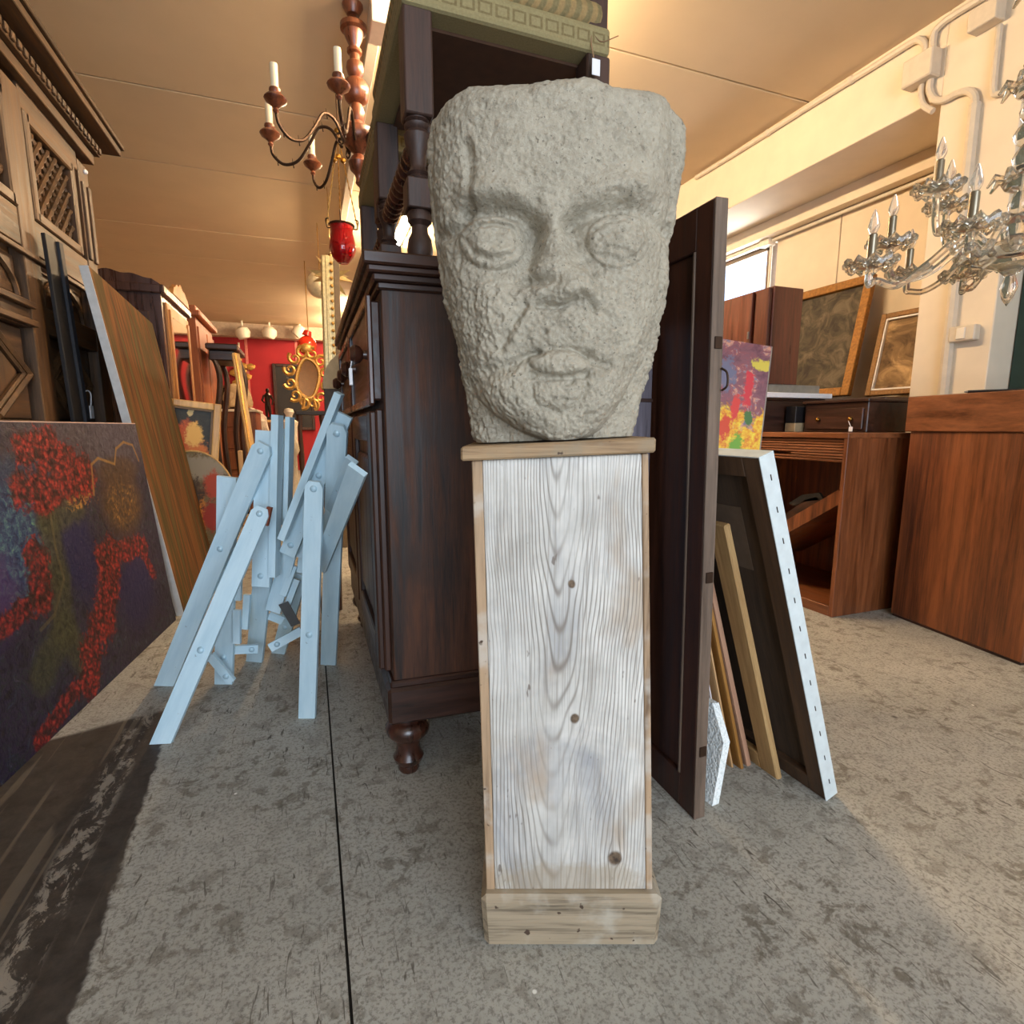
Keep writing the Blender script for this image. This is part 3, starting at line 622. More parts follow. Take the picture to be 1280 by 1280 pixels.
# ------------------------------------------------------------------ carved armchairs stacked on the cabinet
def fabric_mat():
    g = G('olive_gold_brocade'); x, y, z = g.sep(); n = g.noise(scale=160, detail=2)
    st = g.mth('ADD', g.mth('MULTIPLY', g.mth('SINE', g.mth('MULTIPLY', g.mth('ADD', x, y), 210.0)), 0.5), 0.5)
    c = g.ramp(st, [(0.3, rgb(150, 122, 78)), (0.7, rgb(112, 100, 66))]); c = g.mix(0.25, c, g.ramp(n, [(0.3, rgb(96, 82, 50)), (0.7, rgb(170, 150, 100))]))
    return g.out(c, 0.85, 0, g.bump(n, 0.3, 0.002))
def trim_mat():
    g = G('key_pattern_braid'); x, y, z = g.sep(); s = g.mth('ADD', x, y)
    a = g.mth('ABSOLUTE', g.mth('SUBTRACT', g.mth('FRACT', g.mth('MULTIPLY', s, 24.0)), 0.5)); b = g.mth('ABSOLUTE', g.mth('SUBTRACT', z, 0.565))
    m = g.mth('MAXIMUM', g.mth('MULTIPLY', a, 2.0), g.mth('MULTIPLY', b, 62.0))
    ring = g.mth('MULTIPLY', g.rng(m, 0.85, 0.80), g.rng(m, 0.52, 0.58)); n = g.noise(scale=200, detail=2)
    c = g.mix(g.mth('MULTIPLY', ring, 0.75), rgb(142, 128, 88), rgb(98, 78, 42)); c = g.mix(0.2, c, g.ramp(n, [(0.3, rgb(90, 86, 56)), (0.7, rgb(160, 152, 112))]))
    return g.out(c, 0.85, 0, g.bump(n, 0.3, 0.002))
m_fab = fabric_mat(); m_trim = trim_mat(); m_under = plain('seat_webbing', rgb(70, 44, 26), 0.9)
m_legw = wood('chair_walnut', rgb(24, 14, 10), rgb(74, 50, 40), 'z', 1.4, 0.55, 0.25, coat=0.03)
def turned(z0, z1, rings, r0=0.02):
    """bulbous turning between z0 and z1 from (t, r) pairs"""
    return [(r, z0 + (z1 - z0) * t) for t, r in rings]
BAL = [(0, 0.026), (0.04, 0.030), (0.10, 0.022), (0.14, 0.028), (0.2, 0.02), (0.26, 0.018), (0.45, 0.021), (0.62, 0.030), (0.74, 0.032), (0.82, 0.024), (0.86, 0.030), (0.9, 0.031), (0.94, 0.022), (0.97, 0.028), (1, 0.028)]
FOOT = [(0, 0.020), (0.12, 0.026), (0.3, 0.031), (0.5, 0.028), (0.62, 0.02), (0.74, 0.019), (0.82, 0.029), (0.9, 0.030), (1, 0.026)]
def make_chair(loc, label):
    t = empty('carved_chair', loc, label, 'chair', 'chairs on the cabinet')
    hx, hy, s = 0.225, 0.245, 0.032
    for fx in (-1, 1):
        for fy in (-1, 1):
            x, y = fx * hx, fy * hy; m = MB(); T = Matrix.Translation((x, y, 0))
            m.lathe(turned(0, 0.125, FOOT), 14, T); m.box((x, y, 0.157), (2 * s, 2 * s, 0.066), 0.003)
            m.lathe(turned(0.188, 0.322, BAL), 14, T); m.box((x, y, 0.428), (2 * s * 1.02, 2 * s * 1.02, 0.215), 0.004)
            if fx < 0:
                m.build('leg', m_legw, t, smooth=True, local=True)
            else:
                m.b2((x - 0.027, y - 0.027, 0.50), (x + 0.027, y + 0.027, 1.12), 0.004)
                m.build('leg', m_legw, t, smooth=True, local=True)
    def spindle(a, b, r=0.026):
        a = V(*a); b = V(*b); L = (b - a).length; z = (b - a).normalized(); x = z.orthogonal().normalized(); M = Matrix((x, z.cross(x), z)).transposed().to_4x4(); M.translation = a
        pr = []; k = 11
        for q in range(k):
            z0 = L * q / k; pr += [(r * 0.55, z0 + 0.001), (r, z0 + L / k * 0.3), (r * 1.05, z0 + L / k * 0.5), (r, z0 + L / k * 0.75), (r * 0.55, z0 + L / k * 0.98)]
        MB().lathe(pr, 12, M).build('stretcher', m_turned, t, smooth=True, local=True)
    spindle((-hx, -hy + s, 0.27), (-hx, hy - s, 0.27)); spindle((hx, -hy + s, 0.27), (hx, hy - s, 0.27), 0.022)
    spindle((-hx + s, hy, 0.157), (hx - s, hy, 0.157), 0.018); spindle((-hx + s, -hy, 0.157), (hx - s, -hy, 0.157), 0.018)
    spindle((-0.02, -hy, 0.157), (-0.02, hy, 0.157), 0.02)
    # upholstered seat: apron with braid, dished top
    MB().b2((-hx - 0.036, -hy - 0.038, 0.535), (hx + 0.03, hy + 0.038, 0.597), 0.010, seg=2).build('seat_apron', m_trim, t, local=True)
    MB().b2((-hx + 0.02, -hy + 0.02, 0.528), (hx - 0.02, hy - 0.02, 0.537)).build('seat_underside', m_under, t, local=True)
    MB().b2((-hx - 0.035, -hy - 0.035, 0.595), (hx + 0.02, hy + 0.035, 0.66), 0.028, seg=3).build('seat_cushion', m_fab, t, smooth=True, local=True)
    MB().b2((hx - 0.035, -hy + 0.03, 0.70), (hx + 0.02, hy - 0.03, 1.10), 0.022, seg=3).build('backrest', m_fab, t, smooth=True, local=True)
    return t
make_chair((0.498, 1.61, CZ), 'dark carved chair with olive brocade seat standing on the cabinet above the head')
make_chair((0.512, 2.27, CZ), 'dark carved chair behind the other one on the cabinet, near the red lamp')
g = empty('price_tag', (0.725, 1.325, 1.83), 'white price tag on a string hanging from the rear post of the brocade chair', 'tag', 'price tags')
p0 = atY(740, 40, 1.33); p1 = atY(742, 72, 1.31)
MB().tube(curve([p0, atY(739, 52, 1.325), p1], 5), 0.0018, 5).build('string', plain('twine', rgb(150, 120, 88), 0.9), g)
MB().tube(curve([p0, atY(752, 52, 1.325), atY(773, 45, 1.33)], 5), 0.0012, 5).build('string', plain('twine_b', rgb(130, 100, 72), 0.9), g)
c = (atY(745, 84, 1.31)); MB().box(c, (0.022, 0.002, 0.036), 0.0006, None).build('card', m_paper, g)

# ------------------------------------------------------------------ dark door leaf standing to the right of the pedestal
dM = frame((0.792, 0.921, 0.0), (0.0, 1, 0), (-0.031, 0, 1.34)); LD, HD, TD = 0.80, 1.342, 0.030
dr = empty('door_leaf', (0.792, 0.921, 0), 'tall dark panelled door leaf standing on edge beside the pedestal', 'door', M=dM)
m_dedge = wood('door_edge', rgb(72, 58, 48), rgb(122, 102, 86), 'z', 1.2, 0.5, 0.2)
m_dface = wood('door_face', rgb(30, 14, 8), rgb(72, 38, 22), 'z', 1.0, 0.5, 0.12, coat=0.05)
# local: x back along the wall, y towards -X (the visible face), z up
def dpart(lo, hi, name, mat, bev=0.002): return MB().b2(lo, hi, bev).build(name, mat, dr, local=True)
dpart((0, -TD, 0), (0.004, 0.0, HD), 'edge_strip', m_dedge, 0.001)
dpart((0.004, -TD, 0), (0.055, 0, HD), 'stile', m_dface); dpart((LD - 0.11, -TD, 0), (LD, 0, HD), 'stile', m_dface)
for z in (0, HD - 0.085): dpart((0.055, -TD, z), (LD - 0.11, 0, z + 0.085), 'rail', m_dface)
for za, zb in ((0.085, HD - 0.085),):
    p = dpart((0.055, -TD + 0.006, za), (LD - 0.11, -0.010, zb), 'panel', m_dface)
    for x in (0.055, LD - 0.118): MB().b2((x, -0.012, za), (x + 0.008, 0.002, zb), 0.002).build('panel_moulding', m_dedge, p, local=True, M=dM)
for z in (0.17, 0.58, 1.07):
    dpart((-0.003, -TD + 0.004, z - 0.012), (0.010, -0.008, z + 0.012), 'hinge', m_iron, 0.001)
hk = MB().tube(curve([V(-0.002, -0.026, 1.02), V(-0.010, -0.034, 1.01), V(-0.012, -0.034, 0.985), V(-0.003, -0.028, 0.975)], 4), 0.0025, 6).build('hook', m_iron, dr, local=True)
# purplish grey board standing between cabinet and door leaf
bM = frame((0.698, 1.098, 0.0), (0.085, 0.0, 0), (0, 0.012, 1.1))
bo = empty('wooden_board', (0.694, 1.085, 0), 'narrow purplish grey plank standing between the cabinet and the door leaf', 'board', M=bM)
MB().b2((-0.10, 0.0, 0), (0.064, 0.016, 1.13), 0.002).build('plank', wood('grey_plank', rgb(66, 60, 66), rgb(112, 104, 112), 'z', 1.0, 0.35, 0.1, coat=0.3), bo, local=True)
MB().b2((-0.10, -0.004, 0.96), (0.064, 0.0, 0.968), 0.001).build('batten', m_darkwood_x, bo, local=True)
# ------------------------------------------------------------------ stack of canvases and frames leaning on the door leaf
def canvas_back(c0, c1, name): return wood(name, c0, c1, 'z', 1.5, 0.8, 0.2)
m_cvb = canvas_back(rgb(58, 46, 36), rgb(92, 74, 58), 'old_canvas_back'); m_strw = wood('stretcher_pine', rgb(150, 112, 68), rgb(196, 160, 108), 'z', 1.5, 0.6, 0.15)
m_strd = wood('stretcher_dark', rgb(64, 46, 32), rgb(96, 70, 48), 'z', 1.5, 0.65, 0.15)
m_cvw = plain('primed_canvas_edge', rgb(198, 206, 206), 0.8, var=0.08)
# local frame for leaning things on the right: x back into the room, y = visible underside (towards -X), z up the slope
cM = frame((1.142, 0.866, 0.0), (-0.03, 1, 0), (-0.293, 0, 0.841)); LC, HC = 0.50, 0.89
cv = empty('large_canvas', (1.142, 0.866, 0), 'large canvas seen from its brown back with a pale stapled edge, leaning outermost', 'canvas', M=cM)
MB().b2((0.0, -0.036, 0), (LC, -0.017, HC)).build('canvas', m_cvb, cv, local=True)
MB().b2((-0.003, -0.036, 0), (0.0, 0.004, HC), 0.0008).build('canvas_edge', m_cvw, cv, local=True)
MB().b2((-0.003, -0.036, HC), (LC, 0.004, HC + 0.003), 0.0008).build('canvas_edge', m_cvw, cv, local=True)
for x in (0.0, LC - 0.045): MB().b2((x, -0.017, 0), (x + 0.045, 0.003, HC), 0.002).build('stretcher_bar', m_strd, cv, local=True)
for z in (0.0, HC - 0.045): MB().b2((0.045, -0.017, z), (LC - 0.045, 0.003, z + 0.045), 0.002).build('stretcher_bar', m_strd, cv, local=True)
for k in range(12):
    z = 0.05 + k * 0.072
    MB().box((-0.0035, -0.016, z), (0.002, 0.0016, 0.013), 0, None).build('staple', m_iron, cv, local=True)
MB().b2((0.10, -0.0165, 0.60), (0.26, -0.0155, 0.76)).build('paper_label', plain('old_label', rgb(112, 92, 74), 0.9), cv, local=True)
def open_frame(O, back, top, L, H, t, wd, mat, name, label, cat, grp, fill=None, bevel=0.003):
    M = frame(O, back, top); r = empty(name, O, label, cat, grp, M=M)
    for x in (0, L - wd): MB().b2((x, 0, 0), (x + wd, t, H), bevel).build('frame_bar', mat, r, local=True)
    for z in (0, H - wd): MB().b2((wd, 0, z), (L - wd, t, z + wd), bevel).build('frame_bar', mat, r, local=True)
    if fill: MB().b2((wd * 0.5, -0.003, wd * 0.5), (L - wd * 0.5, 0.002, H - wd * 0.5)).build('canvas', fill, r, local=True)
    return r
GRP = 'frames leaning on the door leaf'
def slope(b, a): return (-(b - a) / 0.68, 0, 1)
BK = (-0.03, 1, 0)
open_frame((1.110, 0.968, 0), BK, slope(1.110, 0.884), 0.42, 0.725, 0.018, 0.055, m_strw, 'stretcher_frame', 'open pale pine stretcher frame leaning inside the large canvas', 'frame', GRP)
m_ochre = wood('ochre_frame', rgb(128, 84, 34), rgb(172, 122, 58), 'z', 1.5, 0.5, 0.1); m_pinkw = wood('pinkish_board', rgb(150, 108, 84), rgb(188, 146, 116), 'z', 1.5, 0.6, 0.1)
m_lightw = wood('light_board', rgb(170, 128, 84), rgb(206, 166, 116), 'z', 1.5, 0.6, 0.1); m_whiteb = plain('white_board', rgb(222, 214, 214), 0.6)
def board(b, a, Y, L, H, t, mat, name, label, cat='board', edge=None):
    O = (b, Y, 0); M = frame(O, BK, slope(b, a)); r = empty(name, O, label, cat, GRP, M=M)
    MB().b2((0, 0, 0), (L, t, H), 0.001).build('panel', mat, r, local=True)
    MB().b2((-0.003, 0.0005, 0.002), (0, t - 0.0005, H), 0.0004).build('edge_strip', edge or mat, r, local=True); return r
board(1.075, 0.860, 1.042, 0.40, 0.70, 0.015, m_pinkw, 'wood_board', 'pinkish wooden panel leaning between the ochre frame and pine stretcher')
board(1.045, 0.842, 1.037, 0.40, 0.71, 0.010, m_ochre, 'framed_print', 'narrow ochre picture frame on edge among the leaning panels', 'frame')
board(1.022, 0.829, 1.050, 0.40, 0.69, 0.006, m_lightw, 'wood_board', 'light tan wooden panel leaning left of the ochre frame')
board(1.003, 0.8205, 1.065, 0.40, 0.66, 0.004, m_whiteb, 'wood_board', 'thin white-edged panel leaning next to the light tan panel')
board(0.985, 0.8135, 1.070, 0.40, 0.66, 0.0035, m_lightw, 'wood_board', 'pale wood strip panel nearest to the dark door leaf')
# polystyrene slab
fM = frame((0.864, 0.945, 0.0), (-0.12, 1, 0), (0.040, 0.005, 0.25))
fo = empty('foam_slab', (0.864, 0.945, 0), 'small white polystyrene slab with a clipped corner at the foot of the door leaf', 'foam board', M=fM)
g = G('polystyrene'); vv = g.voro(scale=160); m_foam = g.out(g.ramp(vv, [(0.0, rgb(205, 214, 212)), (0.6, rgb(240, 244, 242))]), 0.7, 0, g.bump(vv, 0.5, 0.004))
MB().prism([(0, 0), (0.17, 0), (0.17, 0.235), (0.05, 0.235), (0.0, 0.16)], -0.022, 0.0).build('slab', m_foam, fo, local=True)

# ------------------------------------------------------------------ big abstract painting on the left
# local: x back into the room, y = z cross x (away from the aisle), z up; painted face at y = 0 looking to +X
pO = V(-0.835, 1.15, 0); pdir = V(0.199, 1.72, 0)
pM = frame(pO, pdir, (-0.085, 0.0, 0.917)); PL, PH = 1.735, 0.921
def abstract_mat():
    g = G('abstract_painting'); x, y, z = g.sep()
    n = g.noise(scale=8, detail=6, rough=0.68, dist=0.8); nf = g.noise(scale=42, detail=6, rough=0.75, dist=0.6); n0 = g.noise(scale=22, detail=5, rough=0.7, dist=1.2)
    vor = g.voro(scale=58)
    c = g.ramp(n0, [(0.32, rgb(10, 10, 16)), (0.44, rgb(24, 20, 42)), (0.51, rgb(46, 36, 66)), (0.57, rgb(30, 42, 40)), (0.64, rgb(50, 56, 84)), (0.72, rgb(96, 84, 96))])
    def lay(mask, col, f=1.0):
        nonlocal c
        c = g.mix(g.mth('MULTIPLY', mask, f) if f != 1 else mask, c, col)
    U, Vv = x, z
    greyp = g.ramp(nf, [(0.35, rgb(44, 40, 50)), (0.65, rgb(98, 92, 104))])
    lay(g.blob(U, Vv, 1.35, 0.90, 0.55, 0.16, 0.5, n, 1.2), greyp, 0.8)
    teal = g.ramp(nf, [(0.36, rgb(22, 34, 70)), (0.48, rgb(44, 66, 104)), (0.58, rgb(70, 110, 124)), (0.70, rgb(120, 164, 110))])
    lay(g.blob(U, Vv, 0.72, 0.60, 0.20, 0.20, 0.35, n, 1.4), teal, 1.0)
    lay(g.blob(U, Vv, 0.60, 0.46, 0.14, 0.12, 0.4, n0, 1.4), rgb(70, 44, 96), 0.8)
    lay(g.blob(U, Vv, 0.90, 0.76, 0.14, 0.05, 0.35, n, 1.0), rgb(40, 56, 84), 0.7)
    lay(g.blob(U, Vv, 1.07, 0.50, 0.11, 0.18, 0.4, n, 1.0), rgb(26, 26, 74), 0.9)
    lay(g.blob(U, Vv, 1.42, 0.24, 0.17, 0.16, 0.4, n, 1.0), rgb(28, 24, 70), 0.9)
    olive = g.ramp(nf, [(0.35, rgb(30, 34, 24)), (0.65, rgb(84, 84, 56))])
    for a, b in (((0.94, 0.62), (0.93, 0.43)), ((0.93, 0.43), (0.89, 0.27)), ((0.89, 0.27), (0.74, 0.19)), ((0.94, 0.62), (1.12, 0.64)), ((0.89, 0.27), (0.98, 0.08))):
        lay(g.seg(U, Vv, a, b, 0.055, 0.4, n, 1.0), olive, 0.8)
    red = g.ramp(g.mth('ADD', g.mth('MULTIPLY', nf, 0.85), g.mth('MULTIPLY', vor, 0.3)), [(0.40, rgb(192, 62, 50)), (0.50, rgb(146, 38, 35)), (0.58, rgb(100, 26, 28)), (0.68, rgb(46, 15, 19))])
    for a, b, wd in (((0.90, 0.84), (1.06, 0.86), 0.05), ((1.02, 0.82), (1.22, 0.74), 0.075), ((0.85, 0.72), (1.20, 0.71), 0.055), ((0.92, 0.66), (1.02, 0.68), 0.03), ((0.84, 0.52), (0.82, 0.40), 0.055), ((0.80, 0.40), (0.60, 0.37), 0.035),
                     ((1.20, 0.44), (1.56, 0.40), 0.045), ((1.54, 0.38), (1.60, 0.26), 0.025), ((1.28, 0.42), (1.14, 0.22), 0.075), ((1.14, 0.24), (1.00, 0.14), 0.065), ((1.00, 0.14), (0.96, 0.06), 0.06), ((0.92, 0.08), (0.66, 0.02), 0.030)):
        lay(g.seg(U, Vv, a, b, wd, 0.22, n0, 2.6), red, 0.95)
    gold = g.ramp(nf, [(0.40, rgb(52, 38, 22)), (0.55, rgb(110, 76, 30)), (0.68, rgb(214, 160, 70))])
    lay(g.blob(U, Vv, 1.46, 0.60, 0.16, 0.12, 0.4, nf, 1.6), gold, 0.8)
    lay(g.mth('MULTIPLY', g.seg(U, Vv, (1.08, 0.64), (1.26, 0.655), 0.02, 0.6, n0, 2.6), g.rng(nf, 0.5, 0.6)), rgb(190, 136, 60), 0.9)
    brown = g.ramp(nf, [(0.35, rgb(44, 28, 24)), (0.65, rgb(92, 66, 40))])
    lay(g.blob(U, Vv, 1.48, 0.73, 0.17, 0.06, 0.3, nf, 0.8), brown, 0.85)
    line = [(1.25, 0.66), (1.28, 0.77), (1.34, 0.79), (1.40, 0.775), (1.46, 0.76), (1.50, 0.82), (1.58, 0.845), (1.66, 0.83), (1.69, 0.76)]
    for a, b in zip(line, line[1:]): lay(g.seg(U, Vv, a, b, 0.005, 0.6, nf, 1.2), rgb(150, 112, 56), 0.85)
    line = [(0.96, 0.63), (0.945, 0.52), (0.95, 0.42), (0.86, 0.33), (0.78, 0.31)]
    for a, b in zip(line, line[1:]): lay(g.seg(U, Vv, a, b, 0.006, 0.4), rgb(96, 84, 56), 0.7)
    return g.out(c, 0.5, 0, g.bump(nf, 0.9, 0.008, g.bump(n0, 0.6, 0.008)), Specular_IOR_Level=0.3)
pt = empty('abstract_painting', pO, 'large dark abstract painting with red and gold impasto leaning on the carved cupboard', 'painting', M=pM)
MB().b2((0, 0, 0), (PL, 0.004, PH), 0.0).build('canvas', abstract_mat(), pt, local=True)
for lo, hi in (((0, 0.004, 0), (0.04, 0.03, PH)), ((PL - 0.04, 0.004, 0), (PL, 0.03, PH)), ((0.04, 0.004, 0), (PL - 0.04, 0.03, 0.04)), ((0.04, 0.004, PH - 0.04), (PL - 0.04, 0.03, PH))):
    MB().b2(lo, hi, 0.002).build('stretcher_bar', m_strw, pt, local=True)
MB().b2((0, 0, PH), (PL, 0.03, PH + 0.004), 0.001).build('top_edge', plain('pale_edge', rgb(206, 176, 166), 0.7), pt, local=True)

# ------------------------------------------------------------------ tall painted board with a white edge
tO = V(-0.612, 2.935, 0); tM = frame(tO, (-0.10, 1.55, 0), (-0.228, -0.02, 1.59))
g = G('streaked_green_brown_painting'); x, y, z = g.sep()
s1 = g.noise(g.vec((3.0, 1, 0.42), rot=(0, 0.12, 0)), 1.6, 5, 0.6, 0.8); s2 = g.noise(g.vec((26, 1, 1.2), rot=(0, 0.10, 0)), 1.5, 4, 0.6, 0.5)
c = g.ramp(s1, [(0.34, rgb(66, 70, 40)), (0.44, rgb(84, 70, 42)), (0.52, rgb(128, 82, 46)), (0.58, rgb(78, 48, 30)), (0.68, rgb(86, 86, 54))])
c = g.mix(0.35, c, g.ramp(s2, [(0.38, rgb(46, 38, 24)), (0.62, rgb(112, 86, 54))]))
m_streak = g.out(c, 0.85, 0, g.bump(s2, 0.3, 0.003), Specular_IOR_Level=0.12)
tb = empty('streaked_painting', tO, 'tall painting of brown and green streaks with a whitish side edge leaning upright', 'painting', M=tM)
TL, TH = 1.44, 1.60
MB().b2((0, 0, 0), (TL, 0.006, TH)).build('canvas', m_streak, tb, local=True)
MB().b2((-0.004, 0, 0), (0.0, 0.034, TH), 0.001).build('side_edge', plain('whitish_edge', rgb(182, 184, 184), 0.8, var=0.08), tb, local=True)
for x in (0.0, TL - 0.05): MB().b2((x, 0.006, 0), (x + 0.05, 0.032, TH), 0.002).build('stretcher_bar', m_strw, tb, local=True)
for z in (0.0, TH - 0.05): MB().b2((0.05, 0.006, z), (TL - 0.05, 0.032, z + 0.05), 0.002).build('stretcher_bar', m_strw, tb, local=True)

# ------------------------------------------------------------------ pale blue slat sculpture
g = G('pale_blue_paint'); n = g.noise(scale=60, detail=4); nn = g.noise(g.vec((1, 1, 0.15)), 30, 4, 0.6)
c = g.ramp(nn, [(0.3, rgb(178, 208, 222)), (0.7, rgb(204, 228, 238))]); c = g.mix(g.rng(n, 0.70, 0.76, 0, 0.6), c, rgb(96, 110, 116))
m_blue = g.out(c, 0.5, 0, g.bump(nn, 0.15, 0.002))
m_bolt = plain('blue_bolt', rgb(176, 206, 220), 0.35, 0.1)
sl = empty('slat_sculpture', (-0.2, 1.95, 0), 'sculpture of pale blue wooden slats bolted together like a folded trestle', 'sculpture')
def zz(p): return (170 + p[0] * 0.3593, 480 + p[1] * 0.3593)
def slat(a, Ya, b, Yb, wd, bolts=(), t=0.014, rt=False, rb=False, mat=None, name='slat', ground=False):
    A = atY(*zz(a), Ya); B = atY(*zz(b), Yb)
    if ground: B = atZ(*zz(b), 0.0)
    z = (A - B); H = z.length; z.normalize(); n = -FWD; n = (n - z * n.dot(z)).normalized(); x = n.cross(z) * -1   # x to the right
    x = z.cross(n) ; x = x if x.dot(RGT) > 0 else -x
    y = z.cross(x); M = Matrix((x, y, z)).transposed().to_4x4(); M.translation = B
    dep = (A + B) / 2 - EYE; W_ = wd * 0.3593 * dep.dot(_f) / FPX; h = W_ / 2
    poly = []
    if rb: poly += [(-h, h * 0.6), (-h * 0.55, 0.0), (h * 0.55, 0.0), (h, h * 0.6)]
    else: poly += [(-h, 0), (h, 0.0)]
    if ground:
        tl = -x.z / z.z if abs(z.z) > 1e-6 else 0
        poly = [(-h, -h * tl), (h, h * tl)]
    if rt: poly += [(h, H - h * 0.7), (h * 0.62, H), (-h * 0.62, H), (-h, H - h * 0.7)]
    else: poly += [(h, H), (-h, H)]
    o = MB().prism(poly, -t / 2, t / 2).build(name, mat or m_blue, sl, local=True, M=M)
    sgn = 1 if y.dot(FWD) < 0 else -1
    for bp in bolts:
        u = (V(*zz(bp), 0) - V(*zz(b), 0)); ax = (V(*zz(a), 0) - V(*zz(b), 0)); fr_ = u.dot(ax) / ax.dot(ax)
        R_ = Matrix.Rotation(-math.pi / 2 * sgn, 4, 'X'); lM = Matrix.Translation((0, sgn * t / 2, H * fr_)) @ R_
        MB().lathe([(0.010, 0), (0.010, 0.002), (0.0075, 0.005), (0.004, 0.0066), (0, 0.007)], 12, lM).build('bolt', m_bolt, o, smooth=True, local=True, M=M)
    return o
# front to back
slat((442, 430), 1.800, (88, 1250), 1.72, 64, [(437, 455), (218, 932)], rt=True, ground=True)
slat((447, 208), 1.86, (100, 1048), 2.11, 66, [(440, 230), (308, 545)], rt=True, ground=True)
slat((622, 338), 1.62, (596, 1160), 1.73, 60, [(623, 360), (606, 847)], rt=True, ground=True)
slat((702, 140), 1.655, (670, 975), 2.12, 60, [(702, 162), (692, 480)], rt=True, ground=True)
slat((708, 32), 1.665, (510, 538), 1.80, 25, t=0.03)
slat((725, 105), 1.70, (528, 592), 1.86, 58, [(543, 555), (638, 303)])
slat((772, 296), 1.32, (640, 640), 1.84, 58)
slat((752, 262), 1.58, (650, 520), 1.90, 40)
slat((450, 162), 1.91, (436, 704), 1.90, 62, [(437, 665)])
slat((492, 108), 1.885, (481, 668), 1.885, 24, t=0.04)
slat((536, 115), 1.93, (527, 465), 1.93, 16, t=0.04)
slat((514, 155), 1.945, (510, 330), 1.945, 15, t=0.02)
slat((512, 330), 1.955, (506, 490), 1.955, 36)
slat((318, 322), 1.98, (307, 1042), 2.25, 64, [(318, 940)], ground=True)
slat((443, 660), 1.96, (413, 964), 2.40, 60, [(403, 922)], ground=True)
slat((540, 560), 1.93, (478, 790), 1.98, 52)
slat((595, 440), 1.91, (560, 600), 1.91, 44)
slat((352, 785), 2.0, (352, 902), 2.0, 24)
slat((388, 732), 2.02, (380, 852), 2.02, 22)
slat((358, 660), 2.02, (356, 752), 2.02, 20)
slat((257, 942), 2.00, (333, 1034), 2.00, 30, [(317, 1012)], name='link')
slat((425, 920), 2.06, (338, 924), 2.06, 30, [(403, 922)], name='link')
slat((576, 858), 2.02, (466, 918), 2.02, 30, [(490, 902)], name='link')
slat((512, 822), 2.08, (462, 802), 2.08, 30, name='link')
slat((572, 660), 2.00, (496, 936), 2.28, 48, [(520, 833)], ground=True)
slat((550, 632), 1.945, (512, 735), 1.945, 24)
slat((562, 680), 1.955, (520, 790), 1.955, 20)
slat((655, 480), 1.94, (648, 650), 1.94, 18)
slat((580, 590), 1.95, (572, 655), 1.95, 22)
slat((512, 762), 1.93, (556, 838), 1.93, 34, mat=m_steel, name='metal_plate', t=0.004)
slat((466, 428), 1.795, (452, 492), 1.795, 16, mat=plain('rusty_strap', rgb(120, 58, 34), 0.7), name='rusty_strap', t=0.012)
# ------------------------------------------------------------------ carved cupboard on the left
m_carve = wood('carved_oak', rgb(36, 23, 13), rgb(104, 74, 44), 'z', 1.2, 0.5, 0.25, coat=0.1)
m_carve_y = wood('carved_oak_long', rgb(36, 23, 13), rgb(104, 74, 44), 'y', 1.2, 0.5, 0.25, coat=0.1)
m_carve_d = wood('carved_oak_dark', rgb(36, 23, 13), rgb(104, 74, 44), 'y', 1.2, 0.5, 0.25)
cb = empty('carved_cupboard', (-1.27, 2.4, 0), 'tall dark carved cupboard with lattice panels and a deep cornice', 'cupboard')
FX = -1.0
def C_(lo, hi, name, mat=m_carve, bev=0.003, parent=None): return MB().b2(lo, hi, bev).build(name, mat, parent or cb)
C_((-1.56, 1.25, 0.0), (FX - 0.05, 3.60, 2.26), 'body', m_carve_d)
for y0, y1 in ((1.25, 1.36), (2.05, 2.17), (2.765, 2.905), (3.49, 3.62)): C_((FX - 0.05, y0, 0), (FX, y1, 2.22), 'post')
for z0, z1 in ((0, 0.14), (0.80, 0.93), (1.29, 1.40), (1.60, 1.74), (2.16, 2.26)):
    for y0, y1 in ((1.36, 2.05), (2.17, 2.765), (2.905, 3.49)): C_((FX - 0.045, y0, z0), (FX - 0.004, y1, z1), 'rail', m_carve_y)
for z in (1.305, 1.375): C_((FX - 0.01, 1.25, z - 0.012), (FX + 0.02, 2.765, z + 0.012), 'ledge_moulding', m_carve_y)
C_((FX - 0.01, 1.25, 1.565), (FX + 0.014, 3.5, 1.585), 'ledge_moulding', m_carve_y)
# cornice: stepped, with dentils
C_((-1.56, 1.25, 2.25), (FX + 0.03, 3.64, 2.30), 'cornice_moulding', m_carve_y); C_((-1.56, 1.25, 2.30), (FX + 0.055, 3.66, 2.35), 'cornice_moulding', m_carve_d)
C_((-1.56, 1.25, 2.35), (-0.87, 3.74, 2.385), 'cornice_board', m_carve_d); C_((-1.56, 1.25, 2.385), (-0.855, 3.755, 2.405), 'cornice_lip', m_carve_y)
for k in range(34): C_((FX + 0.026, 1.97 + k * 0.05, 2.305), (FX + 0.066, 1.997 + k * 0.05, 2.335), 'dentil', m_carve_y, 0.003)
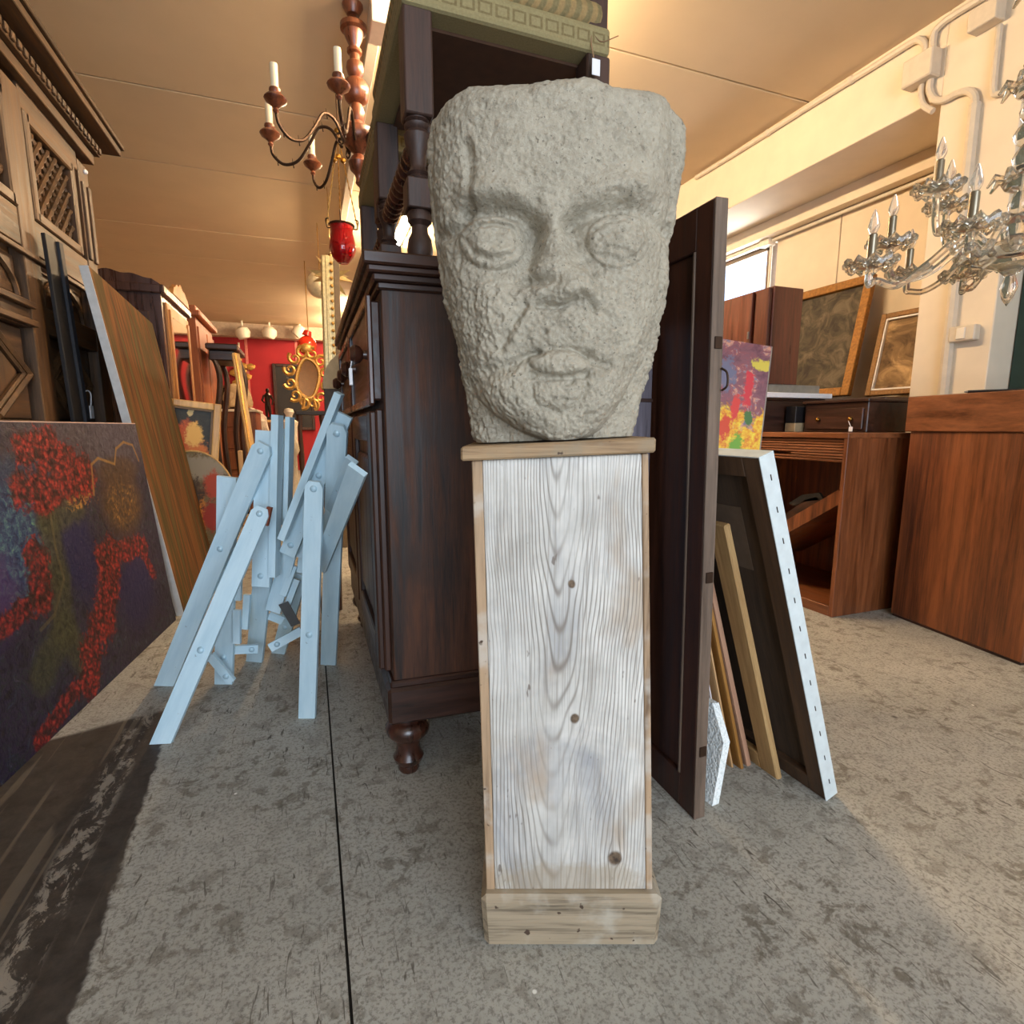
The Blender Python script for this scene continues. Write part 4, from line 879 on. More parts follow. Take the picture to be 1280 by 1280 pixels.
# doors: lattice above, arched boss panels, diamonds below
def bars(y0, y1, z0, z1, parent, n=7):
    Hh = z1 - z0; Ww = y1 - y0; sp = 0.075
    def clip(a, b):
        # clip segment to rectangle (Liang-Barsky)
        t0, t1 = 0, 1; d = (b[0] - a[0], b[1] - a[1])
        for p, q in ((-d[0], a[0] - y0), (d[0], y1 - a[0]), (-d[1], a[1] - z0), (d[1], z1 - a[1])):
            if abs(p) < 1e-9:
                if q < 0: return None
            else:
                t = q / p
                if p < 0: t0 = max(t0, t)
                else: t1 = min(t1, t)
        if t0 >= t1: return None
        return (a[0] + d[0] * t0, a[1] + d[1] * t0), (a[0] + d[0] * t1, a[1] + d[1] * t1)
    for s in (1, -1):
        k = -2.0
        while k < 2.0:
            r = clip((y0 - 1, (z0 if s > 0 else z1) + k - s), (y1 + 1, (z0 if s > 0 else z1) + k + s * (1 + Ww)))
            k += sp
            if not r: continue
            (ya, za), (yb, zb) = r
            if math.hypot(yb - ya, zb - za) < 0.05: continue
            L = math.hypot(yb - ya, zb - za); m = max(2, int(L / 0.0265)); pts = [(FX - 0.028 + 0.006 * s, ya + (yb - ya) * i / m, za + (zb - za) * i / m) for i in range(m + 1)]
            MB().tube(pts, [0.015 if i % 2 else 0.009 for i in range(m + 1)], 6).build('lattice_bar', m_carve, parent, smooth=True)
for y0, y1 in ((2.19, 2.745), (2.93, 3.40), (1.40, 2.03)):
    d = C_((FX - 0.048, y0 - 0.02, 1.745), (FX - 0.038, y1 + 0.02, 2.155), 'upper_door', m_carve_d)
    for a, b, c_, e in ((y0 - 0.02, y0 + 0.025, 1.74, 2.16), (y1 - 0.025, y1 + 0.02, 1.74, 2.16)): C_((FX - 0.04, a, c_), (FX + 0.006, b, e), 'door_moulding', m_carve, 0.006, d)
    for z in (1.762, 2.138): C_((FX - 0.04, y0, z - 0.022), (FX + 0.006, y1, z + 0.022), 'door_moulding', m_carve_y, 0.006, d)
    bars(y0 + 0.025, y1 - 0.025, 1.785, 2.115, d)
    p = C_((FX - 0.044, y0, 1.41), (FX - 0.03, y1, 1.555), 'arched_panel', m_carve_d)
    yc = (y0 + y1) / 2; R = (y1 - y0) / 2
    MB().tube([(FX - 0.024, yc + R * 0.92 * math.cos(a), 1.405 + 0.14 * math.sin(a)) for a in [math.pi * i / 16 for i in range(17)]], 0.012, 6).build('arch_moulding', m_carve, p, smooth=True)
    MB().ico((FX - 0.03, yc, 1.46), 0.05, 2, (0.5, 1.6, 0.9)).build('carved_boss', m_carve, p, smooth=True)
    d = C_((FX - 0.048, y0, 0.935), (FX - 0.036, y1, 1.285), 'panelled_door', m_carve_d); cz = 1.11
    pts = [(yc, 1.28), (y1, cz), (yc, 0.94), (y0, cz)]
    for (ya, za), (yb, zb) in zip(pts, pts[1:] + pts[:1]):
        for off, rr in ((0.0, 0.016), (0.03, 0.011)):
            f = 1 - off / 0.17
            A = V(FX - 0.028, yc + (ya - yc) * f, cz + (za - cz) * f); B = V(FX - 0.028, yc + (yb - yc) * f, cz + (zb - cz) * f)
            MB().tube([A, B], rr, 6).build('diamond_moulding', m_carve, d)
    MB().prism([(yc - 0.15, cz), (yc, cz - 0.095), (yc + 0.15, cz), (yc, cz + 0.095)], 0, 0.02, Matrix(((0, 1, 0, FX - 0.036), (1, 0, 0, 0), (0, 0, 1, 0), (0, 0, 0, 1)))).build('diamond_panel', m_carve, d)
    C_((FX - 0.046, y0, 0.15), (FX - 0.03, y1, 0.79), 'lower_door', m_carve_d)
C_((FX - 0.02, 3.50, 1.75), (FX + 0.012, 3.535, 2.12), 'pilaster', m_carve); C_((FX - 0.02, 3.575, 1.75), (FX + 0.012, 3.61, 2.12), 'pilaster', m_carve)
MB().ico((FX + 0.004, 3.575, 2.19), 0.012, 2).build('stud', m_paper, cb, smooth=True)
# black plank leaning on the cupboard, price tag
b0 = V(-0.905, 2.86, 0.0); bk = frame(b0, (0.02, 0.155, 0), (-0.063, -0.06, 1.67))
o = empty('black_plank', b0, 'narrow black plank leaning upright against the carved cupboard', 'plank', M=bk)
MB().b2((0, 0, 0), (0.075, 0.016, 1.685), 0.002).build('board', plain('charred_black', rgb(20, 19, 21), 0.55, var=0.3), o, local=True)
MB().b2((0.077, -0.010, 0), (0.108, 0.010, 1.675), 0.002).build('board', plain('charcoal_black', rgb(34, 36, 42), 0.6, var=0.3), o, local=True)
g = empty('price_tag', (-0.975, 3.17, 1.0), 'white price tag on a loop hanging from the carved cupboard door', 'tag', 'price tags')
MB().tube(curve([V(-0.985, 3.14, 1.06), V(-0.972, 3.17, 1.075), V(-0.965, 3.19, 1.06), V(-0.965, 3.175, 1.005)], 4), 0.003, 5).build('string', m_paper, g)
MB().b2((-0.968, 3.155, 0.945), (-0.962, 3.195, 1.005), 0.001).build('card', m_paper, g)

# ------------------------------------------------------------------ wardrobe with mirror
m_ward = wood('wardrobe_walnut', rgb(38, 22, 20), rgb(80, 54, 48), 'z', 1.0, 0.3, 0.1, coat=0.6)
m_honey = wood('honey_wood', rgb(148, 92, 44), rgb(196, 140, 80), 'z', 1.0, 0.45, 0.1)
m_mirror = plain('mirror_glass', rgb(160, 156, 140), 0.06, 1.0, var=0.02, bump=0)
wd = empty('mirror_wardrobe', (-1.25, 5.1, 0), 'walnut wardrobe with a scalloped crest and a mirrored door', 'wardrobe')
MB().b2((-1.56, 4.66, 0), (-0.93, 5.56, 1.86), 0.004).build('body', m_ward, wd)
MB().b2((-1.58, 4.63, 1.84), (-0.90, 5.60, 1.90), 0.008).build('cornice', m_ward, wd)
def scallop(x0, x1, z0, h, n=24):
    P = [(x0, z0)]
    for i in range(n + 1):
        t = i / n; z = z0 + h * (0.35 + 0.45 * math.exp(-((t - 0.5) / 0.13) ** 2) + 0.25 * math.exp(-((t - 0.27) / 0.09) ** 2) + 0.25 * math.exp(-((t - 0.73) / 0.09) ** 2)) * min(1, t * 12, (1 - t) * 12)
        P.append((x0 + (x1 - x0) * t, z))
    return P + [(x1, z0)]
MB().prism(scallop(-1.55, -0.92, 1.90, 0.10), 4.64, 4.67).build('crest', m_ward, wd)
Mx = Matrix(((0, 1, 0, -0.925), (1, 0, 0, 0), (0, 0, 1, 0), (0, 0, 0, 1)))
MB().prism(scallop(4.9, 5.5, 1.90, 0.16), 0, 0.03, Mx).build('crest', m_honey, wd)
d = MB().b2((-0.932, 4.74, 0.12), (-0.912, 5.50, 1.80), 0.004).build('mirror_door', m_honey, wd)
MB().b2((-0.913, 4.84, 0.30), (-0.906, 5.40, 1.72)).build('mirror', m_mirror, d)
for y in (4.80, 5.44): MB().b2((-0.915, y - 0.025, 0.2), (-0.90, y + 0.025, 1.76), 0.005).build('door_moulding', m_honey, d)
MB().b2((-1.48, 4.645, 0.25), (-1.01, 4.665, 1.72), 0.008).build('side_panel', m_ward, wd)

# ------------------------------------------------------------------ framed portraits at the foot of the wardrobe
def picture_mat(kind):
    g = G('painted_' + kind); x, y, z = g.sep(); n = g.noise(scale=18, detail=5, rough=0.65, dist=0.5); nf = g.noise(scale=60, detail=4, rough=0.7)
    if kind == 'figures': z = g.mth('SUBTRACT', z, 0.42)
    if kind == 'oval': x = g.mth('DIVIDE', x, 1.28); z = g.mth('DIVIDE', z, 1.1)
    if kind == 'vivid': z = g.mth('ADD', z, 0.03)
    if kind == 'figures':
        c = g.ramp(n, [(0.3, rgb(34, 38, 34)), (0.7, rgb(58, 58, 48))])
        for cx, cz, rx, rz_, a in ((0.15, 0.38, 0.085, 0.15, rgb(206, 96, 40)), (0.22, 0.26, 0.10, 0.12, rgb(216, 126, 54)), (0.19, 0.44, 0.055, 0.085, rgb(240, 196, 106)), (0.16, 0.60, 0.018, 0.035, rgb(224, 206, 150)), (0.36, 0.49, 0.034, 0.065, rgb(220, 176, 116)), (0.37, 0.34, 0.036, 0.09, rgb(170, 160, 108)), (0.30, 0.22, 0.06, 0.06, rgb(170, 66, 36))):
            c = g.mix(g.blob(x, z, cx, cz, rx, rz_, 0.22, g.noise(scale=26, detail=4, rough=0.7), 1.6), c, a)
    elif kind == 'oval':
        c = g.ramp(nf, [(0.36, rgb(56, 46, 34)), (0.48, rgb(126, 104, 70)), (0.58, rgb(88, 92, 58)), (0.68, rgb(186, 160, 116))])
        for cx, cz, rx, rz_, a in ((0.0, 0.22, 0.22, 0.08, rgb(150, 144, 128)), (0.10, 0.10, 0.05, 0.09, rgb(176, 70, 42)), (0.02, -0.05, 0.035, 0.14, rgb(204, 130, 44)), (0.08, -0.10, 0.05, 0.09, rgb(150, 48, 34)), (-0.05, 0.05, 0.10, 0.12, rgb(66, 50, 36))):
            c = g.mix(g.blob(x, z, cx, cz, rx, rz_, 0.25, g.noise(scale=26, detail=5, rough=0.75), 2.2), c, a)
    elif kind == 'vivid':
        c = g.ramp(n, [(0.32, rgb(96, 52, 66)), (0.5, rgb(134, 84, 92)), (0.66, rgb(168, 66, 64))])
        yl = g.ramp(nf, [(0.35, rgb(216, 110, 24)), (0.5, rgb(234, 170, 30)), (0.65, rgb(240, 214, 60))])
        c = g.mix(g.rng(n, 0.54, 0.60), c, g.ramp(nf, [(0.4, rgb(120, 112, 130)), (0.6, rgb(214, 150, 120))]))
        c = g.mix(g.rng(g.mth('ADD', z, g.mth('MULTIPLY', g.mth('SUBTRACT', n, 0.5), 0.4)), 1.02, 0.97), c, yl)
        for cx, cz, rx, rz_, a in ((0.40, 1.14, 0.035, 0.06, rgb(110, 106, 128)), (0.36, 1.05, 0.03, 0.05, rgb(150, 144, 150)), (0.49, 1.10, 0.02, 0.07, rgb(206, 50, 58)), (0.45, 1.02, 0.015, 0.05, rgb(214, 60, 50)), (0.42, 0.94, 0.02, 0.05, rgb(210, 66, 26)), (0.47, 0.88, 0.025, 0.04, rgb(110, 160, 40)), (0.37, 0.88, 0.02, 0.06, rgb(200, 50, 30)), (0.50, 0.98, 0.012, 0.03, rgb(70, 110, 50)), (0.53, 1.19, 0.04, 0.02, rgb(214, 190, 70))):
            c = g.mix(g.blob(x, z, cx, cz, rx, rz_, 0.25, g.noise(scale=34, detail=4, rough=0.7), 3.0), c, a)
    else:
        cols = [(0.35, rgb(48, 42, 34)), (0.5, rgb(74, 66, 52)), (0.65, rgb(102, 92, 74))] if kind == 'grey' else [(0.3, rgb(70, 52, 34)), (0.5, rgb(134, 108, 76)), (0.7, rgb(196, 164, 120))]
        c = g.ramp(g.noise(g.vec((4, 1, 7), rot=(0, 0.6, 0)) if kind != 'grey' else None, 1.2 if kind != 'grey' else 9, 5, 0.65, 1.0), cols)
    return g.out(c, 0.85 if kind in ('grey', 'sketch') else 0.5, 0, g.bump(nf, 0.25, 0.003))
def framed(name, M, wv, hv, fw, ft_, fmat, pmat, label, cat='painting', liner=None, grp=None):
    """picture facing local -y, x to the right, z up"""
    r = empty(name, M.translation, label, cat, grp, M=M)
    for lo, hi in (((0, -ft_, 0), (fw, 0.012, hv)), ((wv - fw, -ft_, 0), (wv, 0.012, hv)), ((fw, -ft_, 0), (wv - fw, 0.012, fw)), ((fw, -ft_, hv - fw), (wv - fw, 0.012, hv))):
        b = MB().b2(lo, hi, min(fw, ft_) * 0.25, seg=2).build('frame_bar', fmat, r, local=True)
    MB().b2((fw * 0.9, -0.002, fw * 0.9), (wv - fw * 0.9, 0.006, hv - fw * 0.9)).build('canvas', pmat, r, local=True)
    if liner:
        q = fw * 0.28
        for lo, hi in (((fw, -ft_ * 0.8, fw), (fw + q, 0, hv - fw)), ((wv - fw - q, -ft_ * 0.8, fw), (wv - fw, 0, hv - fw)), ((fw, -ft_ * 0.8, fw), (wv - fw, 0, fw + q)), ((fw, -ft_ * 0.8, hv - fw - q), (wv - fw, 0, hv - fw))):
            MB().b2(lo, hi, 0.001).build('liner', liner, r, local=True)
    return r
m_goldw = wood('gilt_wood', rgb(190, 144, 80), rgb(236, 198, 134), 'z', 1.0, 0.4, 0.1)
A = atY(206, 497, 4.54); B = atY(277, 506, 4.59)
up = B - atY(299, 598, 4.58)
PHT = 1.10
fM2 = frame(A - frame(A, B - A, up).col[2].to_3d() * PHT, (B - A), up)
framed('framed_portrait', fM2, (B - A).length, PHT, 0.050, 0.03, m_goldw, picture_mat('figures'), 'gilt framed dark picture of glowing figures leaning by the wardrobe', liner=m_trim_dark)
# a second frame edge standing just behind it
A2 = atY(243, 440, 4.95); B2 = atY(296, 600, 4.75); z2 = (A2 - B2)
r = empty('framed_print', V(-0.55, 4.2, 0.55), 'long pale gilt frame edge standing just behind the framed portrait', 'frame', M=frame(B2 + z2 * -0.75, (0.05, 0.02, 0), z2))
MB().b2((0, 0, 0), (0.055, 0.03, z2.length * 1.75), 0.004).build('frame_bar', m_goldw, r, local=True)
MB().b2((0.010, -0.008, 0), (0.030, 0.0, z2.length * 1.75), 0.003).build('bead', m_gilt, r, local=True)
# oval painting
oc = atY(243, 620, 4.425); oc.z = 0.375; oM = frame(oc, V(0.98, 0.0, 0), V(-0.12, 0.06, 1.0))
o = empty('oval_painting', oc, 'unframed oval painting with orange figures propped below the framed portrait', 'painting', M=oM)
E_ = [(0.27 * math.cos(2 * math.pi * i / 40), 0.365 * math.sin(2 * math.pi * i / 40)) for i in range(40)]
MB().prism(E_, 0, 0.012).build('panel', picture_mat('oval'), o, local=True)
MB().tube([(x * 1.0, 0.004, z * 1.0) for x, z in E_], 0.007, 6, closed=True).build('rim', m_goldw, o, smooth=True, local=True)

# ------------------------------------------------------------------ vivid canvas behind the leaning stack
VW = 0.56; vx_ = V(0.52, -0.20, -0.085).normalized(); vz_ = V(0.10, 0.26, 1.2)
vM = frame((0, 0, 0), vx_, vz_); VH = (1.190 / vM.col[2].z); vO = V(1.619, 1.62, 1.190) - vM.col[0].to_3d() * VW - vM.col[2].to_3d() * VH; vM.translation = vO
o = empty('vivid_canvas', vO, 'unframed red and yellow abstract canvas propped behind the leaning stack', 'painting', M=vM)
MB().b2((0, -0.02, 0), (0.555, 0.002, VH)).build('canvas', picture_mat('vivid'), o, local=True)
MB().b2((0.555, -0.02, 0), (0.560, 0.012, VH), 0.001).build('canvas_edge', plain('grey_edge', rgb(150, 138, 128), 0.8), o, local=True)
MB().b2((0.50, 0.002, 0), (0.555, 0.02, VH), 0.002).build('stretcher_bar', m_strw, o, local=True)

# ------------------------------------------------------------------ desks on the right
dk = empty('tambour_desk', (2.6, 2.5, 0), 'teak desk end with an open compartment under a half-raised ribbed tambour', 'desk')
DX, DX1, DY, DY1, DZ = 2.31, 2.90, 1.815, 2.75, 0.866
m_insd = m_teak
def D_(lo, hi, name, mat=m_teak, bev=0.002, p=None): return MB().b2(lo, hi, bev).build(name, mat, p or dk)
D_((DX, DY, 0), (DX1, DY + 0.022, DZ - 0.012), 'side_panel'); D_((DX, DY1 - 0.022, 0), (DX1, DY1, DZ - 0.012), 'side_panel')
D_((DX - 0.003, DY - 0.002, DZ - 0.013), (DX1 + 0.01, DY1 + 0.002, DZ + 0.012), 'top_board', m_teak_y)
D_((DX + 0.01, DY + 0.022, 0.03), (DX1, DY1 - 0.022, 0.05), 'bottom_board', m_teak_y); D_((DX1 - 0.015, DY + 0.022, 0.05), (DX1, DY1 - 0.022, DZ - 0.013), 'back_board', m_insd)
D_((DX, DY + 0.022, 0.0), (DX + 0.02, DY1 - 0.022, 0.05), 'plinth', m_teak_y)
for k in range(8):
    z = DZ - 0.020 - k * 0.0135
    if k == 5:
        D_((DX + 0.012, DY + 0.024, z - 0.0100), (DX + 0.022, 2.14, z), 'tambour_slat', m_teak_y, 0.0025); D_((DX + 0.012, 2.26, z - 0.0100), (DX + 0.022, DY1 - 0.024, z), 'tambour_slat', m_teak_y, 0.0025)
    else: D_((DX + 0.012, DY + 0.024, z - 0.0100), (DX + 0.022, DY1 - 0.024, z), 'tambour_slat', m_teak_y, 0.0025)
# things inside the compartment
tM_ = frame((2.44, 1.90, 0.055), (0.02, 0.60, 0.10), (-0.02, -0.14, 0.34)); r = empty('wooden_tray', (2.44, 1.9, 0.055), 'shallow wooden tray tilted inside the open desk compartment', 'tray', M=frame((2.42, 1.86, 0.055), (0.0, 0.80, 0.0), (0.0, 0, 1)))
iy = V(0, 0, 0)
def I_(pts, x0, x1, name, mat, par):
    m = MB(); M_ = Matrix(((0, 1, 0, 0), (1, 0, 0, 0), (0, 0, 1, 0), (0, 0, 0, 1))); m.prism(pts, x0, x1, M_); return m.build(name, mat, par)
I_([(1.84, 0.56), (1.86, 0.575), (2.46, 0.17), (2.44, 0.155)], 2.36, 2.80, 'base', m_teak, r)
I_([(1.86, 0.575), (1.88, 0.61), (2.48, 0.205), (2.46, 0.17)], 2.36, 2.375, 'rim', m_teak, r)
r = empty('picture_board', (2.5, 2.3, 0.055), 'dark rounded board lying over the tray inside the desk', 'board')
I_([(2.00, 0.52), (2.03, 0.555), (2.10, 0.53), (2.52, 0.20), (2.49, 0.18)], 2.40, 2.76, 'panel', m_darkwood_y, r)
I_([(1.99, 0.545), (2.02, 0.578), (2.12, 0.555), (2.20, 0.50), (2.17, 0.49), (2.09, 0.525)], 2.40, 2.415, 'rim', m_black, r)
d2 = empty('teak_desk', (2.75, 1.4, 0), 'teak desk with a thick overhanging top and a plain panel facing the aisle', 'desk')
def ob(a, b, wdt, z0, z1, name, mat, par, bev=0.003):
    a = V(*a); b = V(*b); d = (b - a).normalized(); n = V(-d.y, d.x); n = n if n.x > 0 else -n; c_ = [a, b, b + n * wdt, a + n * wdt]
    if (b - a).cross(n) < 0: c_ = [c_[0], c_[3], c_[2], c_[1]]
    return MB().hexa([(p.x, p.y, z0) for p in c_], [(p.x, p.y, z1) for p in c_], bev).build(name, mat, par)
ob((2.612, 1.745), (2.505, 1.165), 0.025, 0.012, 0.884, 'front_panel', m_teak, d2)
ob((2.640, 1.745), (2.545, 1.175), 0.50, 0.03, 0.884, 'carcass', m_teak, d2)
ob((2.600, 1.765), (2.470, 1.02), 0.62, 0.884, 1.042, 'desk_top', m_teak_y, d2, 0.004)
ob((2.616, 1.74), (2.51, 1.17), 0.02, 0.0, 0.014, 'plinth', m_darkwood_y, d2)
r = empty('pen', (2.62, 1.45, 1.044), 'black pen lying on the thick teak desk top', 'pen')
MB().tube([(2.60, 1.52, 1.050), (2.70, 1.33, 1.050)], 0.006, 8).build('barrel', m_black, r, smooth=True); MB().tube([(2.60, 1.52, 1.050), (2.594, 1.531, 1.050)], [0.006, 0.002], 8).build('tip', m_steel, r)
# cupboard box on the tambour desk
ZT = DZ + 0.012
r = empty('dark_chest', (2.55, 2.55, ZT), 'low dark wooden box between the tambour desk and the hanging cabinet', 'box')
MB().b2((2.40, 2.42, ZT), (2.85, 2.74, 1.055), 0.004).build('body', m_darkwood_x, r); MB().b2((2.395, 2.415, 1.055), (2.855, 2.745, 1.068), 0.002).build('lid', m_darkwood_x, r)
r = empty('white_slab', (2.6, 2.55, 1.068), 'white slab lying on the low dark box', 'slab')
MB().b2((2.37, 2.38, 1.068), (2.87, 2.745, 1.096), 0.003).build('slab', m_paper, r)
MB().b2((2.42, 2.41, 1.096), (2.80, 2.74, 1.142), 0.003).build('pad', plain('grey_pad', rgb(140, 134, 122), 0.8), r)
r = empty('wall_cabinet', (2.6, 2.55, 1.142), 'reddish brown cabinet with a half-open door on top of the white slab', 'cabinet')
m_rdark = wood('mahogany', rgb(60, 26, 18), rgb(112, 58, 40), 'z', 1.0, 0.35, 0.08, coat=0.4)
MB().b2((2.40, 2.40, 1.142), (2.61, 2.92, 1.66), 0.004).build('body', m_rdark, r)
d = MB().b2((2.375, 2.53, 1.15), (2.398, 2.915, 1.652), 0.003).build('door', m_rdark, r)
MB().b2((2.37, 2.537, 1.40), (2.376, 2.549, 1.44), 0.001).build('lock', m_steel, d)
MB().b2((2.376, 2.41, 1.15), (2.399, 2.505, 1.652), 0.003).build('door', m_rdark, r)
r = empty('drawer_box', (2.85, 2.2, ZT), 'small dark drawer unit with a round pull on the tambour desk', 'drawers')
MB().b2((2.60, 1.95, ZT), (2.88, 2.32, 1.03), 0.004).build('body', m_darkwood_y, r); d = MB().b2((2.59, 1.97, ZT + 0.015), (2.602, 2.30, 1.0), 0.003).build('drawer', m_darkwood_y, r)
MB().b2((2.585, 1.94, 1.03), (2.89, 2.33, 1.045), 0.003).build('top_board', m_darkwood_y, r)
for y in (2.03, 2.22): MB().ico((2.582, y, 0.945), 0.012, 2).build('knob', m_brass, d, smooth=True)
g = empty('price_tag', (2.57, 2.0, 0.9), 'small white price tag on the drawer unit pull', 'tag', 'price tags'); MB().tube([(2.572, 2.03, 0.935), (2.57, 2.012, 0.905)], 0.0015, 5).build('string', m_paper, g); MB().b2((2.568, 2.002, 0.882), (2.572, 2.022, 0.906), 0.001).build('card', m_paper, g)
r = empty('dark_box', (2.7, 2.4, ZT), 'small black box wedged beside the drawer unit', 'box'); MB().b2((2.55, 2.335, ZT + 0.05), (2.85, 2.405, 1.02), 0.003).build('body', m_black, r); MB().b2((2.55, 2.335, ZT), (2.85, 2.405, ZT + 0.05), 0.003).build('base', plain('cream_box', rgb(170, 150, 116), 0.7), r)
# ledge in the recess and the framed pictures on it
r = empty('sideboard', (3.3, 3.2, 0), 'dark sideboard in the recess carrying the gilt framed pictures', 'sideboard')
MB().b2((2.98, 2.14, 0.08), (3.62, 4.3, 1.03), 0.004).build('body', m_darkwood_y, r); MB().b2((2.95, 2.12, 1.03), (3.66, 4.33, 1.07), 0.006).build('top_board', m_darkwood_y, r); MB().b2((3.02, 2.17, 0), (3.6, 4.27, 0.08)).build('plinth', m_black, r)
for k in range(3): d = MB().b2((2.965, 2.2 + k * 0.7, 0.15), (2.985, 2.82 + k * 0.7, 1.0), 0.004).build('door', m_darkwood, r); MB().ico((2.955, 2.76 + k * 0.7, 0.62), 0.015, 2).build('knob', m_brass, d, smooth=True)
def lean_pic(px, X_b, X_t, name, label, fw, fmat, pmat, liner=None):
    """near-right top, near-right bottom measured; runs back along +Y"""
    (tx, ty), (bx, by), far = px
    T = atX(tx, ty, X_t); Bq = atX(bx, by, X_b); Lw = far
    M = frame(V(Bq.x, Bq.y, Bq.z) + V(0, Lw, 0), V(0, -1, 0), V(T.x - Bq.x, 0, T.z - Bq.z)); H_ = math.hypot(T.x - Bq.x, T.z - Bq.z)
    return framed(name, M, Lw, H_, fw, 0.03, fmat, pmat, label, liner=liner)
lean_pic(((1085, 345), (1063, 495), 0.66), 3.46, 3.60, 'framed_landscape', 'large grey painting in a gilt frame leaning in the recess', 0.06, plain('dark_gilt', rgb(140, 96, 40), 0.55, 0.4, var=0.3, sc=60, bump=0.4), picture_mat('grey'))
A = atX(1101, 395, 3.55); B = atX(1083, 496, 3.46); Lw = 0.36
M = frame(V(B.x, B.y, B.z), V(0.0, -1, 0), V(A.x - B.x, A.y - B.y, A.z - B.z))
framed('framed_sketch', M, Lw, (A - B).length, 0.035, 0.025, plain('dull_gilt', rgb(122, 88, 48), 0.5, 0.4, var=0.35, sc=80, bump=0.5), picture_mat('sketch'), 'smaller sepia picture in a dull gilt frame beside the column', liner=m_paper)
# ------------------------------------------------------------------ wooden chandelier on the left
m_chw = wood('chandelier_wood', rgb(60, 26, 14), rgb(128, 70, 42), 'z', 2.0, 0.35, 0.1, coat=0.3)
cx, cy = 0.315, 3.10
ch = empty('wooden_chandelier', (cx, cy, ZC), 'turned wood chandelier with eight curved iron arms and candle sleeves', 'chandelier')
def zy(py, px=440): return atY(px, py, cy).z
S_ = 1 / FPX * 3.02
prof = [(232, 2), (228, 5), (222, 4), (217, 6), (212, 11), (203, 13), (196, 9), (192, 5), (188, 10), (184, 13), (178, 19), (170, 22), (162, 20), (156, 12), (152, 8), (148, 9), (140, 10), (130, 7), (127, 12), (124, 14), (116, 16), (107, 16), (101, 12), (97, 6), (93, 9), (86, 11), (79, 10), (76, 6), (68, 6), (66, 9), (62, 9), (60, 6), (56, 7), (46, 11), (40, 12), (38, 16), (32, 16), (28, 10), (22, 5), (16, 2)]
MB().lathe([(r * S_ * 0.9, zy(py)) for py, r in prof], 20, Matrix.Translation((cx, cy, 0))).build('turned_stem', m_chw, ch, smooth=True)
zt = zy(16)
MB().tube([(cx, cy, zt), (cx, cy, ZC)], 0.006, 6).build('hanging_rod', m_iron, ch)
MB().lathe([(0.0, ZC - 0.05), (0.03, ZC - 0.045), (0.05, ZC - 0.01), (0.05, ZC)], 16, Matrix.Translation((cx, cy, 0))).build('ceiling_rose', m_chw, ch, smooth=True)
zh = zy(176); Rr = 0.43
for k in range(8):
    a = math.radians(5 + 45 * k); d = -RGT * math.cos(a) - FWD * math.sin(a)
    def Q(r, dz): return V(cx, cy, zh + dz) + d * r
    zc_ = 0.03 if k % 2 else 0.07
    pts = curve([Q(0.08, -0.03), Q(0.13, 0.05), Q(0.19, 0.055), Q(0.24, -0.02), Q(0.30, -0.10), Q(0.37, -0.12), Q(0.42, -0.08), Q(Rr, -0.03)], 6)
    arm = MB().tube(pts, 0.0075, 7).build('arm', m_iron, ch, smooth=True)
    for t in (10, 18, 26, 33):
        MB().tube([pts[t] - V(0, 0, 0.022), pts[t] + d * 0.006 + V(0, 0, 0.022)], [0.003, 0.001], 5).build('thorn', m_iron, arm)
    e = Q(Rr, -0.03); T = Matrix.Translation(e)
    MB().lathe([(0.008, -0.01), (0.014, 0.0), (0.010, 0.01), (0.022, 0.022), (0.045, 0.038), (0.050, 0.048), (0.040, 0.060), (0.022, 0.070), (0.026, 0.082), (0.024, 0.09)], 14, T).build('drip_pan', m_chw, arm, smooth=True)
    MB().lathe([(0.0165, 0.088), (0.0165, 0.19), (0.012, 0.192), (0, 0.192)], 12, T).build('candle_sleeve', m_candle, arm, smooth=True)
for k in range(4):
    a = math.radians(25 + 90 * k); d = V(math.cos(a), math.sin(a), 0)
    MB().tube([V(cx, cy, zh - 0.02) + d * (0.10 + 0.02 * math.cos(q)) + V(0, 0, 0.025 * math.sin(q)) for q in [i * math.pi / 5 for i in range(10)]], 0.004, 5, closed=True).build('iron_loop', m_iron, ch)

# ------------------------------------------------------------------ glass chandelier on the right
gm = G('murano_glass'); m_glass = gm.out(rgb(246, 240, 226), 0.04, 0, None, Transmission_Weight=0.92, IOR=1.46)
m_bulb = G('clear_bulb').out(rgb(250, 246, 238), 0.05, 0, None, Transmission_Weight=0.85, IOR=1.2)
m_sleeve = plain('silver_sleeve', rgb(150, 140, 120), 0.25, 0.7)
gx, gy, gz = 1.845, 1.010, 1.365
gc = empty('glass_chandelier', (gx, gy, ZC), 'clear blown glass chandelier with twisted arms and candle bulbs', 'chandelier')
T0 = Matrix.Translation((gx, gy, 0))
beads = []
z = gz - 0.10
stem = [(0.0, gz - 0.13), (0.012, gz - 0.11), (0.02, gz - 0.08), (0.012, gz - 0.05), (0.03, gz - 0.03), (0.09, gz - 0.01), (0.10, gz + 0.015), (0.05, gz + 0.03), (0.03, gz + 0.05)]
MB().lathe(stem, 18, T0).build('hub', m_glass, gc, smooth=True)
zz0 = gz + 0.05
